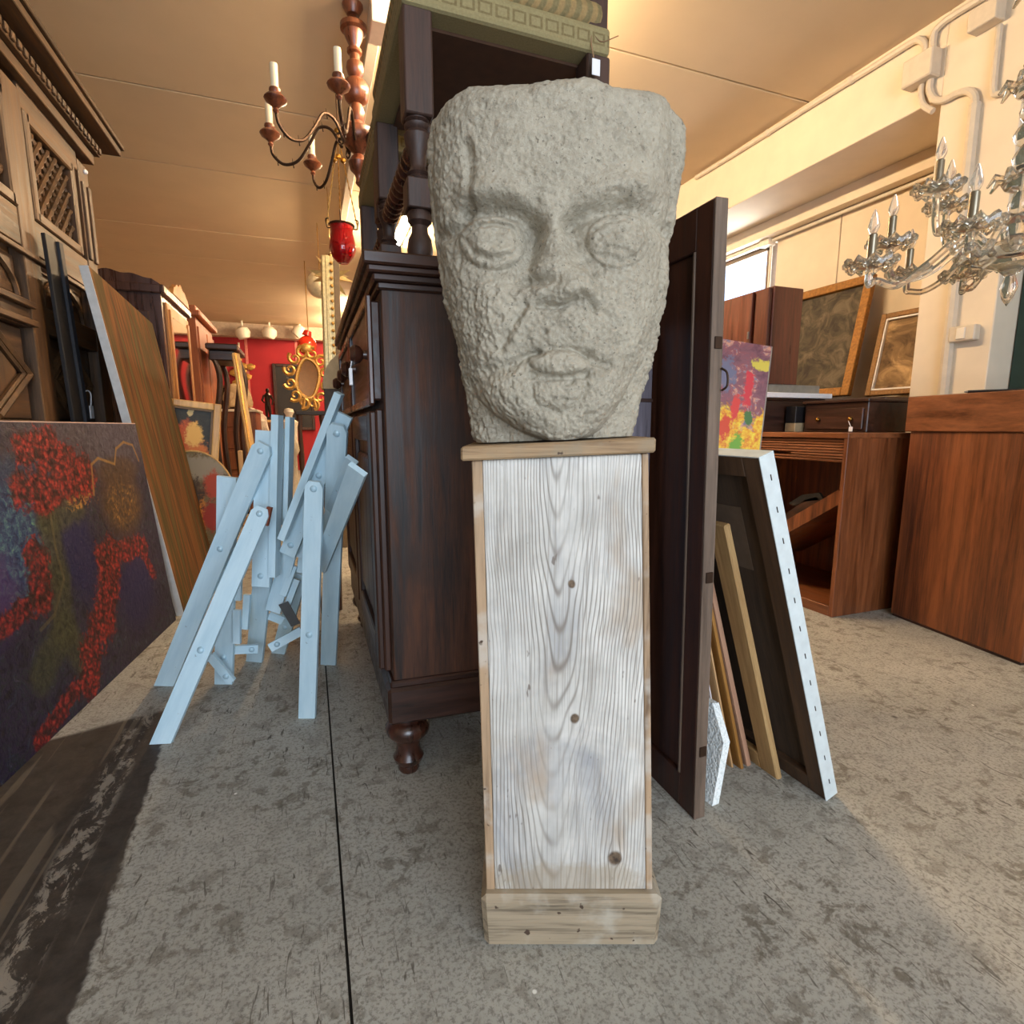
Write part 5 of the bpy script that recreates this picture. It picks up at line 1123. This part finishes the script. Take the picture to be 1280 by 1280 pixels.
for k in range(13):
    r = (0.034, 0.026, 0.046, 0.03)[k % 4]; h = 0.058
    n = 12; pr = [(0.014, zz0), (r * 0.8, zz0 + h * 0.2), (r, zz0 + h * 0.5), (r * 0.75, zz0 + h * 0.8), (0.014, zz0 + h)]
    MB().lathe(pr, 12, T0).build('glass_bead', m_glass, gc, smooth=True)
    if k % 4 == 2:
        for q in range(8):
            a = q * math.pi / 4; c0 = V(gx, gy, zz0 + h * 0.6); dd = V(math.cos(a), math.sin(a), 0)
            MB().tube([c0 + dd * 0.03, c0 + dd * 0.06 + V(0, 0, 0.012), c0 + dd * 0.075 - V(0, 0, 0.012)], [0.008, 0.010, 0.003], 6).build('glass_leaf', m_glass, gc, smooth=True)
    zz0 += h
MB().tube([(gx, gy, zz0), (gx, gy, ZC)], 0.006, 6).build('hanging_chain', m_iron, gc)
MB().lathe([(0.0, ZC - 0.05), (0.04, ZC - 0.04), (0.05, ZC)], 14, T0).build('ceiling_rose', m_brass, gc, smooth=True)
MB().ico((gx, gy, zz0 + 0.02), 0.03, 2, (1.2, 1.2, 0.7)).build('finial', m_iron, gc, smooth=True)
for q in range(12):
    a = q * math.pi / 6; dd = V(math.cos(a), math.sin(a), 0); c0 = V(gx, gy, gz)
    MB().tube([c0 + dd * 0.085, c0 + dd * 0.115 + V(0, 0, 0.012), c0 + dd * 0.135 - V(0, 0, 0.014)], [0.010, 0.014, 0.004], 6).build('glass_leaf', m_glass, gc, smooth=True)
def garm(al, R, dz, low=-0.10):
    a = math.radians(al); d = -RGT * math.cos(a) + FWD * math.sin(a)
    def Q(r, h): return V(gx, gy, gz + h) + d * r
    pts = curve([Q(0.07, 0.02), Q(R * 0.35, 0.055), Q(R * 0.6, min(0, low * 0.3)), Q(R * 0.8, low), Q(R * 0.95, low + 0.01), Q(R, dz - 0.05), Q(R, dz)], 7)
    arm = MB().tube(pts, 0.0095, 8).build('glass_arm', m_glass, gc, smooth=True)
    e = Q(R, dz); s = []
    for i in range(40):
        b = i * 2 * math.pi / 40; s.append(e + V(math.cos(b), math.sin(b), 0) * (0.052 + 0.004 * math.sin(b * 10)) + V(0, 0, 0.006 * math.sin(b * 10)))
    MB().tube(s, [0.0125 if i % 2 else 0.008 for i in range(40)], 7, closed=True).build('drip_pan', m_glass, arm, smooth=True)
    MB().lathe([(0.012, -0.012), (0.050, -0.002), (0.050, 0.004), (0.012, 0.006)], 14, Matrix.Translation(e)).build('drip_dish', m_glass, arm, smooth=True)
    MB().lathe([(0.0105, 0.006), (0.0105, 0.075), (0.008, 0.078), (0, 0.078)], 12, Matrix.Translation(e)).build('candle_sleeve', m_sleeve, arm, smooth=True)
    MB().lathe([(0.007, 0.078), (0.013, 0.092), (0.0135, 0.10), (0.008, 0.122), (0.002, 0.138), (0, 0.139)], 12, Matrix.Translation(e)).build('candle_bulb', m_bulb, arm, smooth=True)
def garm_to(px, py, d):
    e = EYE + ray(px, py) * d - V(gx, gy, gz); a_ = math.degrees(math.atan2(e.dot(FWD), -e.dot(RGT))); R_ = math.hypot(e.x, e.y)
    garm(a_, R_, e.z, min(e.z - 0.05, -0.03) if e.z < 0.15 else e.z - 0.13)
for px_, py_, d_ in ((1088, 331, 1.46), (1113, 305, 1.62), (1172, 236, 1.58), (1184, 258, 1.74), (1214, 283, 1.30), (1205, 344, 1.72), (1135, 342, 1.80)): garm_to(px_, py_, d_)
for al, R, dz, low in ((130, 0.35, 0.06, -0.05), (165, 0.36, 0.06, -0.05), (205, 0.36, 0.06, -0.05), (-115, 0.30, 0.09, -0.04)): garm(al, R, dz, low)

# ------------------------------------------------------------------ red hanging lamp
rx, ry = 0.245, 3.50
rl = empty('red_hanging_lamp', (rx, ry, ZC), 'red glass sanctuary lamp hanging on thin chains', 'hanging lamp')
g = G('ruby_glass'); m_ruby = g.out(rgb(170, 10, 18), 0.06, 0, None, Transmission_Weight=0.55, IOR=1.45, Coat_Weight=0.5)
zb = atY(428, 330, ry).z; zt_ = atY(428, 283, ry).z; hh = zt_ - zb
MB().lathe([(0.0, zb), (0.03, zb + 0.004), (0.062, zb + hh * 0.18), (0.076, zb + hh * 0.38), (0.072, zb + hh * 0.6), (0.062, zb + hh * 0.82), (0.066, zt_), (0.060, zt_), (0.055, zb + hh * 0.7), (0.066, zb + hh * 0.4), (0.05, zb + hh * 0.2), (0, zb + 0.02)], 24, Matrix.Translation((rx, ry, 0))).build('glass_cup', m_ruby, rl, smooth=True)
MB().tube([(rx + 0.068 * math.cos(a), ry + 0.068 * math.sin(a), zt_ + 0.004) for a in [i * math.pi / 12 for i in range(24)]], 0.006, 6, closed=True).build('rim', m_iron, rl, smooth=True)
ztop = atY(428, 180, ry).z
MB().ico((rx, ry, ztop + 0.06), 0.02, 2).build('hook', m_brass, rl, smooth=True)
MB().tube([(rx, ry, ztop + 0.06), (rx, ry, ZC)], 0.003, 5).build('hanging_wire', m_iron, rl)
for k in range(3):
    a = 0.4 + k * 2 * math.pi / 3; d = V(math.cos(a), math.sin(a), 0); B_ = V(rx, ry, zt_ + 0.02) + d * 0.10
    MB().tube(curve([V(rx, ry, zt_) + d * 0.066, V(rx, ry, zt_ + 0.004) + d * 0.095, B_, V(rx, ry, zt_ + 0.05) + d * 0.105, V(rx, ry, zt_ + 0.055) + d * 0.085], 4), 0.004, 5).build('scroll_hook', m_iron, rl)
    A_ = V(rx, ry, ztop + 0.05); L = (A_ - B_).length; m = 26
    pts = [B_ + (A_ - B_) * (i / m) for i in range(m + 1)]
    MB().tube(pts, [0.0045 if i % 2 else 0.0018 for i in range(m + 1)], 5).build('chain', m_brass, rl)
    MB().ico(B_ + (A_ - B_) * 0.72, 0.018, 1).build('chain_rosette', m_brass, rl)

# ------------------------------------------------------------------ tall gilt mirror seen on edge, star lantern
mO = V(0.135, 4.25, 0.0); mM = frame(mO, V(0.02, 1.0, 0), V(0.035, 0, 2.1)); mr = empty('gilt_mirror', mO, 'tall gilt mirror frame standing on edge in the aisle', 'mirror', M=mM)
Hm = 2.10
m_pgilt = plain('pale_gilt', rgb(206, 188, 138), 0.4, 0.45, var=0.2, sc=60, bump=0.4)
for x in (0, 0.75): MB().b2((x, -0.06, 0), (x + 0.07, 0.02, Hm), 0.006).build('frame_bar', m_pgilt, mr, local=True); MB().b2((x - 0.006, -0.03, 0), (x + 0.01, -0.005, Hm), 0.004).build('carved_strip', m_pgilt, mr, local=True)
for z in (0, Hm - 0.07): MB().b2((0.07, -0.06, z), (0.75, 0.02, z + 0.07), 0.006).build('frame_bar', m_gilt, mr, local=True)
MB().b2((0.06, -0.02, 0.06), (0.76, -0.012, Hm - 0.06)).build('mirror', m_mirror, mr, local=True)
MB().b2((0.002, -0.10, 0.0), (0.75, -0.06, Hm - 0.03), 0.003).build('backing', plain('old_backing', rgb(120, 104, 84), 0.8), mr, local=True)
for k in range(40): MB().ico((-0.008, -0.045, 0.06 + k * 0.051), 0.013, 1).build('bead', m_gilt, mr, local=True, smooth=True)
sc_ = atY(414, 345, 5.3); st = empty('star_lantern', sc_, 'pointed brass star lantern hanging above the gilt mirror', 'lantern')
bmx = MB(); ic = bmesh.new(); bmesh.ops.create_icosphere(ic, subdivisions=1, radius=0.065)
for f in ic.faces:
    n = f.normal.copy(); vs_ = [bmx.bm.verts.new(v.co + sc_) for v in f.verts]; tip = bmx.bm.verts.new(n * 0.20 + sc_)
    for i in range(3): bmx.bm.faces.new((vs_[i], vs_[(i + 1) % 3], tip))
ic.free(); bmx.build('star', plain('pale_brass', rgb(206, 186, 134), 0.45, 0.5), st)
MB().tube([sc_ + V(0, 0, 0.06), V(sc_.x, sc_.y, ZC)], 0.003, 5).build('hanging_chain', m_brass, st)
MB().ico(sc_ + V(0, 0, 0.17), 0.02, 1).build('ring', m_brass, st)
# glass globe beside the star
gb = atY(400, 356, 6.2); r = empty('globe_lamp', gb, 'pale round glass globe lamp hanging beside the star lantern', 'hanging lamp')
MB().ico(gb, 0.13, 3, (1, 1, 1.05)).build('globe', plain('opal_glass', rgb(236, 222, 184), 0.3), r, smooth=True); MB().tube([gb + V(0, 0, 0.13), V(gb.x, gb.y, ZC)], 0.004, 5).build('cord', m_brass, r)
# beige wing chair beyond the cabinet
wc = empty('wing_chair', (0.30, 2.95, 0), 'beige upholstered chair with a rounded back beyond the dark cabinet', 'chair')
m_beige = plain('beige_velvet', rgb(190, 166, 128), 0.9, var=0.1, sc=40); m_grey = plain('grey_velvet', rgb(96, 84, 74), 0.9, var=0.15, sc=40)
bx = 0.24
MB().b2((0.06, 2.80, 0.42), (0.52, 3.25, 0.54), 0.05, seg=3).build('seat', m_grey, wc, smooth=True)
P_ = [(0.115 + 0.28 * t, 0.0) for t in (0, 1)]
arc = [(0.08, 0.5)] + [(0.235 - 0.155 * math.cos(math.pi * i / 14), 1.10 + 0.16 * math.sin(math.pi * i / 14)) for i in range(15)] + [(0.39, 0.5)]
MB().prism(arc, 2.72, 2.80).build('backrest', m_grey, wc, smooth=True)
arc = [(0.075, 1.08)] + [(0.235 - 0.160 * math.cos(math.pi * i / 14), 1.10 + 0.165 * math.sin(math.pi * i / 14)) for i in range(15)] + [(0.395, 1.08)]
MB().prism(arc, 2.71, 2.81).build('back_cover', m_beige, wc, smooth=True)
for x in (0.10, 0.48):
    for y in (2.76, 3.2): MB().lathe([(0.014, 0), (0.02, 0.2), (0.026, 0.44)], 10, Matrix.Translation((x, y, 0))).build('leg', m_turned, wc, smooth=True)

# ------------------------------------------------------------------ far end of the shop
m_mid = wood('mid_brown_wood', rgb(84, 46, 26), rgb(136, 82, 48), 'z', 1.0, 0.45, 0.1, coat=0.1); m_red_b = wood('red_brown_wood', rgb(120, 62, 32), rgb(170, 98, 56), 'z', 1.0, 0.45, 0.1)
r = empty('red_brown_cupboard', (-1.2, 7.0, 0), 'red brown cupboard with a moulded cornice beyond the mirrored wardrobe', 'cupboard')
MB().b2((-1.56, 6.3, 0), (-0.98, 7.3, 1.98), 0.004).build('body', m_red_b, r); MB().b2((-1.58, 6.26, 1.98), (-0.93, 7.35, 2.04), 0.012).build('cornice', m_red_b, r); MB().b2((-1.55, 6.3, 2.04), (-0.97, 7.3, 2.09), 0.006).build('crest', m_red_b, r)
for y in (6.35, 6.85): d = MB().b2((-0.985, y, 0.2), (-0.965, y + 0.44, 1.9), 0.006).build('door', m_red_b, r); MB().ico((-0.955, y + 0.38, 1.0), 0.02, 1).build('knob', m_brass, d)
MB().b2((-1.5, 6.285, 0.3), (-1.05, 6.305, 1.85), 0.006).build('side_panel', m_red_b, r)
r = empty('curved_stand', (-0.75, 6.6, 0), 'tall dark stand with curved legs in front of the red brown cupboard', 'stand')
zc0 = atY(260, 434, 6.6).z
MB().b2((-0.91, 6.25, zc0 - 0.06), (-0.62, 6.95, zc0), 0.012).build('table_top', m_darkwood_x, r); MB().b2((-0.89, 6.3, zc0 - 0.16), (-0.66, 6.9, zc0 - 0.06), 0.01).build('apron', m_darkwood_x, r)
for x, y in ((-0.86, 6.33), (-0.68, 6.33), (-0.86, 6.87), (-0.68, 6.87)):
    MB().tube(curve([V(x, y, zc0 - 0.1), V(x + 0.05, y, zc0 - 0.35), V(x - 0.02, y, zc0 * 0.5), V(x, y, 0.35), V(x + 0.03, y, 0.0)], 5), 0.028, 8).build('leg', m_darkwood, r, smooth=True)
r = empty('dresser', (-0.75, 8.2, 0), 'brown dresser with pale drawer edges in front of the red wall', 'dresser')
zt2 = atY(280, 515, 8.0).z
MB().b2((-1.1, 7.8, 0), (-0.62, 8.6, zt2), 0.006).build('body', m_mid, r); MB().b2((-1.12, 7.76, zt2), (-0.59, 8.62, zt2 + 0.03), 0.006).build('top_board', m_white, r)
for k in range(4): d = MB().b2((-1.06, 7.785, 0.1 + k * 0.27), (-0.66, 7.80, 0.33 + k * 0.27), 0.006).build('drawer', m_mid, r); MB().ico((-0.86, 7.775, 0.215 + k * 0.27), 0.018, 1).build('knob', m_brass, d)
a0 = atY(288, 478, 8.2); r = empty('folded_cloth', (a0.x, 8.2, zt2 + 0.03), 'cream folded cloth draped on the brown dresser', 'cloth')
def drape(c, sx, sy, sz, seed, name, mat, par):
    b = MB(); b.ico((0, 0, 0), 1, 3)
    rs = random.Random(seed); ph = [rs.uniform(0, 6) for _ in range(4)]
    for v in b.bm.verts:
        q = 1 + 0.14 * math.sin(5 * v.co.x + ph[0]) * math.cos(4 * v.co.z + ph[1]) + 0.08 * math.sin(9 * v.co.y + 6 * v.co.z + ph[2])
        v.co = Vector((v.co.x * sx * q, v.co.y * sy * q, max(-0.6, v.co.z) * sz * q)) + Vector(c)
    return b.build(name, mat, par, smooth=True)
drape((-0.84, 8.15, zt2 + 0.19), 0.16, 0.14, 0.18, 1, 'fold', plain('cream_cloth', rgb(212, 188, 152), 0.9), r); drape((-0.92, 8.15, zt2 + 0.165), 0.10, 0.13, 0.15, 8, 'fold', plain('cream_cloth_b', rgb(200, 176, 144), 0.9), r)
# bookcase, blanket, statuette on a plinth
r = empty('dark_bookcase', (-0.95, 9.7, 0), 'dark open bookcase against the red wall', 'bookcase')
zb1 = atY(303, 482, 9.7).z; x1_ = atY(305, 500, 9.7).x
MB().b2((-1.45, 9.95, 0), (x1_, 10.0, zb1)).build('back_board', m_darkwood, r)
for x in (-1.45, x1_ - 0.03): MB().b2((x, 9.7, 0), (x + 0.03, 9.95, zb1), 0.003).build('side_panel', m_darkwood, r)
for k in range(5): MB().b2((-1.42, 9.7, 0.05 + k * (zb1 - 0.08) / 4), (x1_ - 0.03, 9.95, 0.08 + k * (zb1 - 0.08) / 4), 0.003).build('shelf', m_mid, r)
b_ = atY(318, 530, 8.95); r = empty('blanket_pile', (b_.x, 8.95, 0), 'heap of white patterned cloth on a low brown bench', 'cloth')
drape((b_.x, 8.95, b_.z - 0.03), 0.20, 0.2, 0.24, 2, 'fold', plain('white_lace', rgb(222, 206, 190), 0.9, var=0.25, sc=60), r); drape((b_.x - 0.10, 8.95, b_.z - 0.08), 0.16, 0.18, 0.2, 5, 'fold', plain('white_lace_b', rgb(206, 190, 178), 0.9, var=0.25, sc=60), r)
r = empty('low_bench', (b_.x, 8.95, 0), 'low brown bench under the white cloth heap', 'bench'); zb_ = b_.z - 0.24
MB().b2((b_.x - 0.35, 8.75, zb_ - 0.05), (b_.x + 0.2, 9.15, zb_), 0.005).build('seat', m_mid, r)
for x in (-0.3, 0.15):
    for y in (8.79, 9.11): MB().b2((b_.x + x - 0.03, y - 0.03, 0), (b_.x + x + 0.03, y + 0.03, zb_ - 0.05), 0.004).build('leg', m_mid, r)
s0 = atY(336, 525, 9.4); r = empty('plinth', (s0.x, 9.4, 0), 'round brown plinth in front of the red wall', 'plinth')
MB().lathe([(0.12, 0), (0.12, 0.06), (0.08, 0.10), (0.07, s0.z - 0.14), (0.11, s0.z - 0.10), (0.12, s0.z - 0.06), (0.12, s0.z - 0.035)], 20, Matrix.Translation((s0.x, 9.4, 0))).build('shaft', m_mid, r, smooth=True)
MB().lathe([(0.125, s0.z - 0.035), (0.13, s0.z - 0.02), (0.125, s0.z)], 20, Matrix.Translation((s0.x, 9.4, 0))).build('rim', m_goldw, r, smooth=True)
m_bronze = plain('dark_bronze', rgb(44, 30, 22), 0.4, 0.6); r = empty('bronze_statuette', (s0.x, 9.4, s0.z), 'small dark bronze standing figure on the round plinth', 'figurine')
MB().b2((s0.x - 0.07, 9.33, s0.z), (s0.x + 0.07, 9.47, s0.z + 0.05), 0.01).build('base', m_bronze, r)
fg = MB(); X_, Z_ = s0.x, s0.z + 0.05
fg.tube([(X_ - 0.025, 9.4, Z_), (X_ - 0.02, 9.4, Z_ + 0.12), (X_ - 0.01, 9.4, Z_ + 0.2)], [0.018, 0.024, 0.03], 8); fg.tube([(X_ + 0.03, 9.4, Z_), (X_ + 0.025, 9.38, Z_ + 0.11), (X_ + 0.01, 9.4, Z_ + 0.2)], [0.018, 0.024, 0.03], 8)
fg.tube([(X_, 9.4, Z_ + 0.17), (X_, 9.4, Z_ + 0.25), (X_ + 0.005, 9.4, Z_ + 0.33), (X_ + 0.005, 9.4, Z_ + 0.37)], [0.04, 0.035, 0.05, 0.018], 10); fg.ico((X_ + 0.008, 9.395, Z_ + 0.40), 0.03, 2, (0.9, 1, 1.2))
fg.tube([(X_ - 0.045, 9.4, Z_ + 0.33), (X_ - 0.075, 9.38, Z_ + 0.25), (X_ - 0.04, 9.34, Z_ + 0.21)], [0.018, 0.015, 0.011], 7); fg.tube([(X_ + 0.05, 9.4, Z_ + 0.33), (X_ + 0.08, 9.4, Z_ + 0.25), (X_ + 0.06, 9.37, Z_ + 0.18)], [0.018, 0.015, 0.011], 7)
fg.build('figure', m_bronze, r, smooth=True)
# small chest of books at the foot, gilt rococo mirror on a dark stand
r = empty('dark_stand', (0.0, 7.2, 0), 'dark turned stand with a grey top below the rococo mirror', 'stand'); q = atY(388, 514, 7.2)
MB().b2((q.x - 0.17, 7.0, q.z - 0.05), (q.x + 0.17, 7.4, q.z), 0.008).build('top_board', m_black, r)
for x in (-0.13, 0.13):
    for y in (7.05, 7.35): MB().lathe([(0.02, 0), (0.03, 0.1), (0.02, 0.2), (0.032, q.z * 0.5), (0.02, q.z * 0.8), (0.035, q.z - 0.05)], 10, Matrix.Translation((q.x + x, y, 0))).build('leg', m_darkwood, r, smooth=True)
zc1 = (atY(385, 473, 7.3)); rm = empty('rococo_mirror', (zc1.x, 7.3, q.z), 'ornate gilded rococo mirror with scrolls standing on the dark stand', 'mirror')
hz = 0.33; hw_ = 0.21
ov = [(zc1.x + hw_ * 0.62 * math.cos(a) * (1 + 0.15 * math.sin(2 * a)), zc1.z + hz * 0.72 * math.sin(a)) for a in [i * math.pi / 16 for i in range(32)]]
MB().prism(ov, 7.31, 7.325).build('mirror', plain('amber_mirror', rgb(96, 58, 24), 0.2, 0.8), rm)
MB().tube([(x, 7.305, z) for x, z in ov], 0.022, 7, closed=True).build('frame_ring', m_gilt, rm, smooth=True)
for k in range(12):
    a = k * math.pi / 6 + 0.2; c0 = V(zc1.x + hw_ * 1.0 * math.cos(a), 7.30, zc1.z + hz * 0.95 * math.sin(a)); pts = []
    for i in range(14):
        b = i * 0.55; rr = 0.075 * (1 - i / 17); pts.append(c0 + V(rr * math.cos(b + a), 0.0, rr * math.sin(b + a)))
    MB().tube(pts, [0.026 - i * 0.0011 for i in range(14)], 6).build('scroll', m_gilt, rm, smooth=True)
MB().tube([(zc1.x - 0.08, 7.30, q.z + 0.02), (zc1.x - 0.05, 7.30, zc1.z - hz * 0.7)], 0.022, 6).build('foot', m_gilt, rm); MB().tube([(zc1.x + 0.08, 7.30, q.z + 0.02), (zc1.x + 0.05, 7.30, zc1.z - hz * 0.7)], 0.022, 6).build('foot', m_gilt, rm)
MB().ico((zc1.x, 7.30, zc1.z + hz + 0.03), 0.06, 2, (1.2, 0.5, 1)).build('crest', m_gilt, rm, smooth=True)
# red ball lamp, gold ornament on the red wall, spotlights, dark framed picture
q = atY(384, 432, 7.6); r = empty('red_globe_lamp', q, 'orange red glass globe lamp hanging above the rococo mirror', 'hanging lamp')
MB().ico(q, 0.115, 3, (1, 1, 1.05)).build('globe', plain('red_opal', rgb(226, 58, 34), 0.2), r, smooth=True)
MB().tube([q + V(0, 0, 0.12), q + V(0.02, 0, 0.18)], [0.06, 0.045], 10).build('cap', plain('red_cap', rgb(190, 40, 28), 0.3), r, smooth=True); MB().tube([q + V(0.02, 0, 0.18), V(q.x + 0.02, q.y, ZC)], 0.006, 5).build('cord', m_brass, r)
q = atY(299, 463, 12.3); r = empty('wall_ornament', (q.x, 12.55, q.z), 'gilded leaf ornament on the red back wall', 'ornament')
for k in range(9):
    a = k * 2.4; rr = 0.03 + 0.022 * k; c0 = V(q.x + rr * math.cos(a), 12.52, q.z + 1.4 * rr * math.sin(a)); MB().ico(c0, 0.09, 1, (1.1, 0.35, 0.8)).build('gilt_leaf', m_gilt, r, smooth=True)
MB().tube([(q.x, 12.56, q.z - 0.25), (q.x, 12.56, 2.6)], 0.02, 6).build('hanging_rod', m_white, r)
for i, (px, py) in enumerate(((303, 415), (337, 415), (375, 414))):
    q = atY(px, py, 12.1); r = empty('spotlight', (q.x, q.y, ZC), ['round white spotlight over the gilded wall ornament', 'tilted boxy white spotlight near the red back wall', 'white spotlight above the red globe lamp'][i], 'spotlight', 'spotlights by the red wall')
    MB().tube([V(q.x, q.y, ZC), V(q.x, q.y, q.z + 0.06)], 0.02, 6).build('stem', m_white, r)
    MB().lathe([(0.0, -0.13), (0.10, -0.12), (0.14, -0.03), (0.12, 0.06), (0.05, 0.10), (0, 0.11)], 16, Matrix.Translation(q) @ Matrix.Rotation(0.5 * (i - 0.5), 4, 'Y')).build('head', m_white, r, smooth=True)
q = atY(358, 490, 12.4); r = empty('dark_picture', (q.x, 12.5, 0), 'dark framed picture hanging on the red wall behind the rococo mirror', 'picture')
MB().b2((q.x - 0.22, 12.55, q.z - 0.75), (q.x + 0.5, 12.59, q.z + 0.55), 0.004).build('canvas', m_black, r)
for x in (-0.25, 0.47): MB().b2((q.x + x, 12.53, q.z - 0.78), (q.x + x + 0.06, 12.6, q.z + 0.58), 0.01).build('frame_bar', m_darkwood, r)
for z in (-0.78, 0.52): MB().b2((q.x - 0.19, 12.53, q.z + z), (q.x + 0.47, 12.6, q.z + z + 0.06), 0.01).build('frame_bar', m_darkwood, r)
q = atY(362, 530, 6.2); r = empty('plaster_bust', (q.x, 6.2, 0), 'white plaster statue standing between the slats and the dark stand', 'statue')
zq = atY(362, 510, 6.2).z
MB().lathe([(0.09, 0), (0.09, 0.1), (0.06, 0.14), (0.055, zq * 0.55), (0.085, zq * 0.6), (0.07, zq * 0.7), (0.075, zq * 0.82), (0.085, zq * 0.87), (0.03, zq * 0.91), (0.032, zq * 0.93), (0.05, zq * 0.96), (0.042, zq * 0.99), (0, zq)], 18, Matrix.Translation((q.x, 6.2, 0))).build('figure', plain('plaster', rgb(228, 212, 186), 0.8, var=0.15, sc=20), r, smooth=True)
MB().b2((q.x - 0.1, 6.1, 0), (q.x + 0.1, 6.3, 0.08), 0.01).build('base', m_white, r)
q = atY(302, 570, 5.6); r = empty('leaning_books', (q.x, 5.6, 0), 'small stack of gilt picture frames on the floor behind the slats', 'frames')
for k in range(3): MB().b2((-0.02 + k * 0.05, 0, 0), (0.02 + k * 0.05, 0.4, q.z + 0.05 - 0.05 * k), 0.004).build('frame_bar', (m_goldw, m_mid, m_gilt)[k], r, local=True, M=frame((q.x + k * 0.02, 5.5, 0), V(1, 0.1, 0), V(-0.25, 0, 1)))
# dark furniture low behind the slats
r = empty('dark_chest_of_drawers', (0.45, 5.6, 0), 'dark chest of drawers in the aisle behind the slat sculpture', 'chest')
q = atY(400, 545, 5.3)
MB().b2((0.33, 5.3, 0.1), (0.85, 6.3, 0.88), 0.006).build('body', m_darkwood, r); MB().b2((0.30, 5.27, 0.88), (0.87, 6.33, 0.92), 0.006).build('top_board', m_darkwood_y, r)
for k in range(3): d = MB().b2((0.315, 5.35, 0.14 + k * 0.25), (0.332, 6.25, 0.36 + k * 0.25), 0.005).build('drawer', m_darkwood_y, r); MB().ico((0.305, 5.8, 0.25 + k * 0.25), 0.018, 1).build('knob', m_brass, d)
for x in (0.37, 0.8):
    for y in (5.35, 6.25): MB().lathe([(0.02, 0), (0.035, 0.05), (0.025, 0.1)], 10, Matrix.Translation((x, y, 0))).build('foot', m_turned, r)
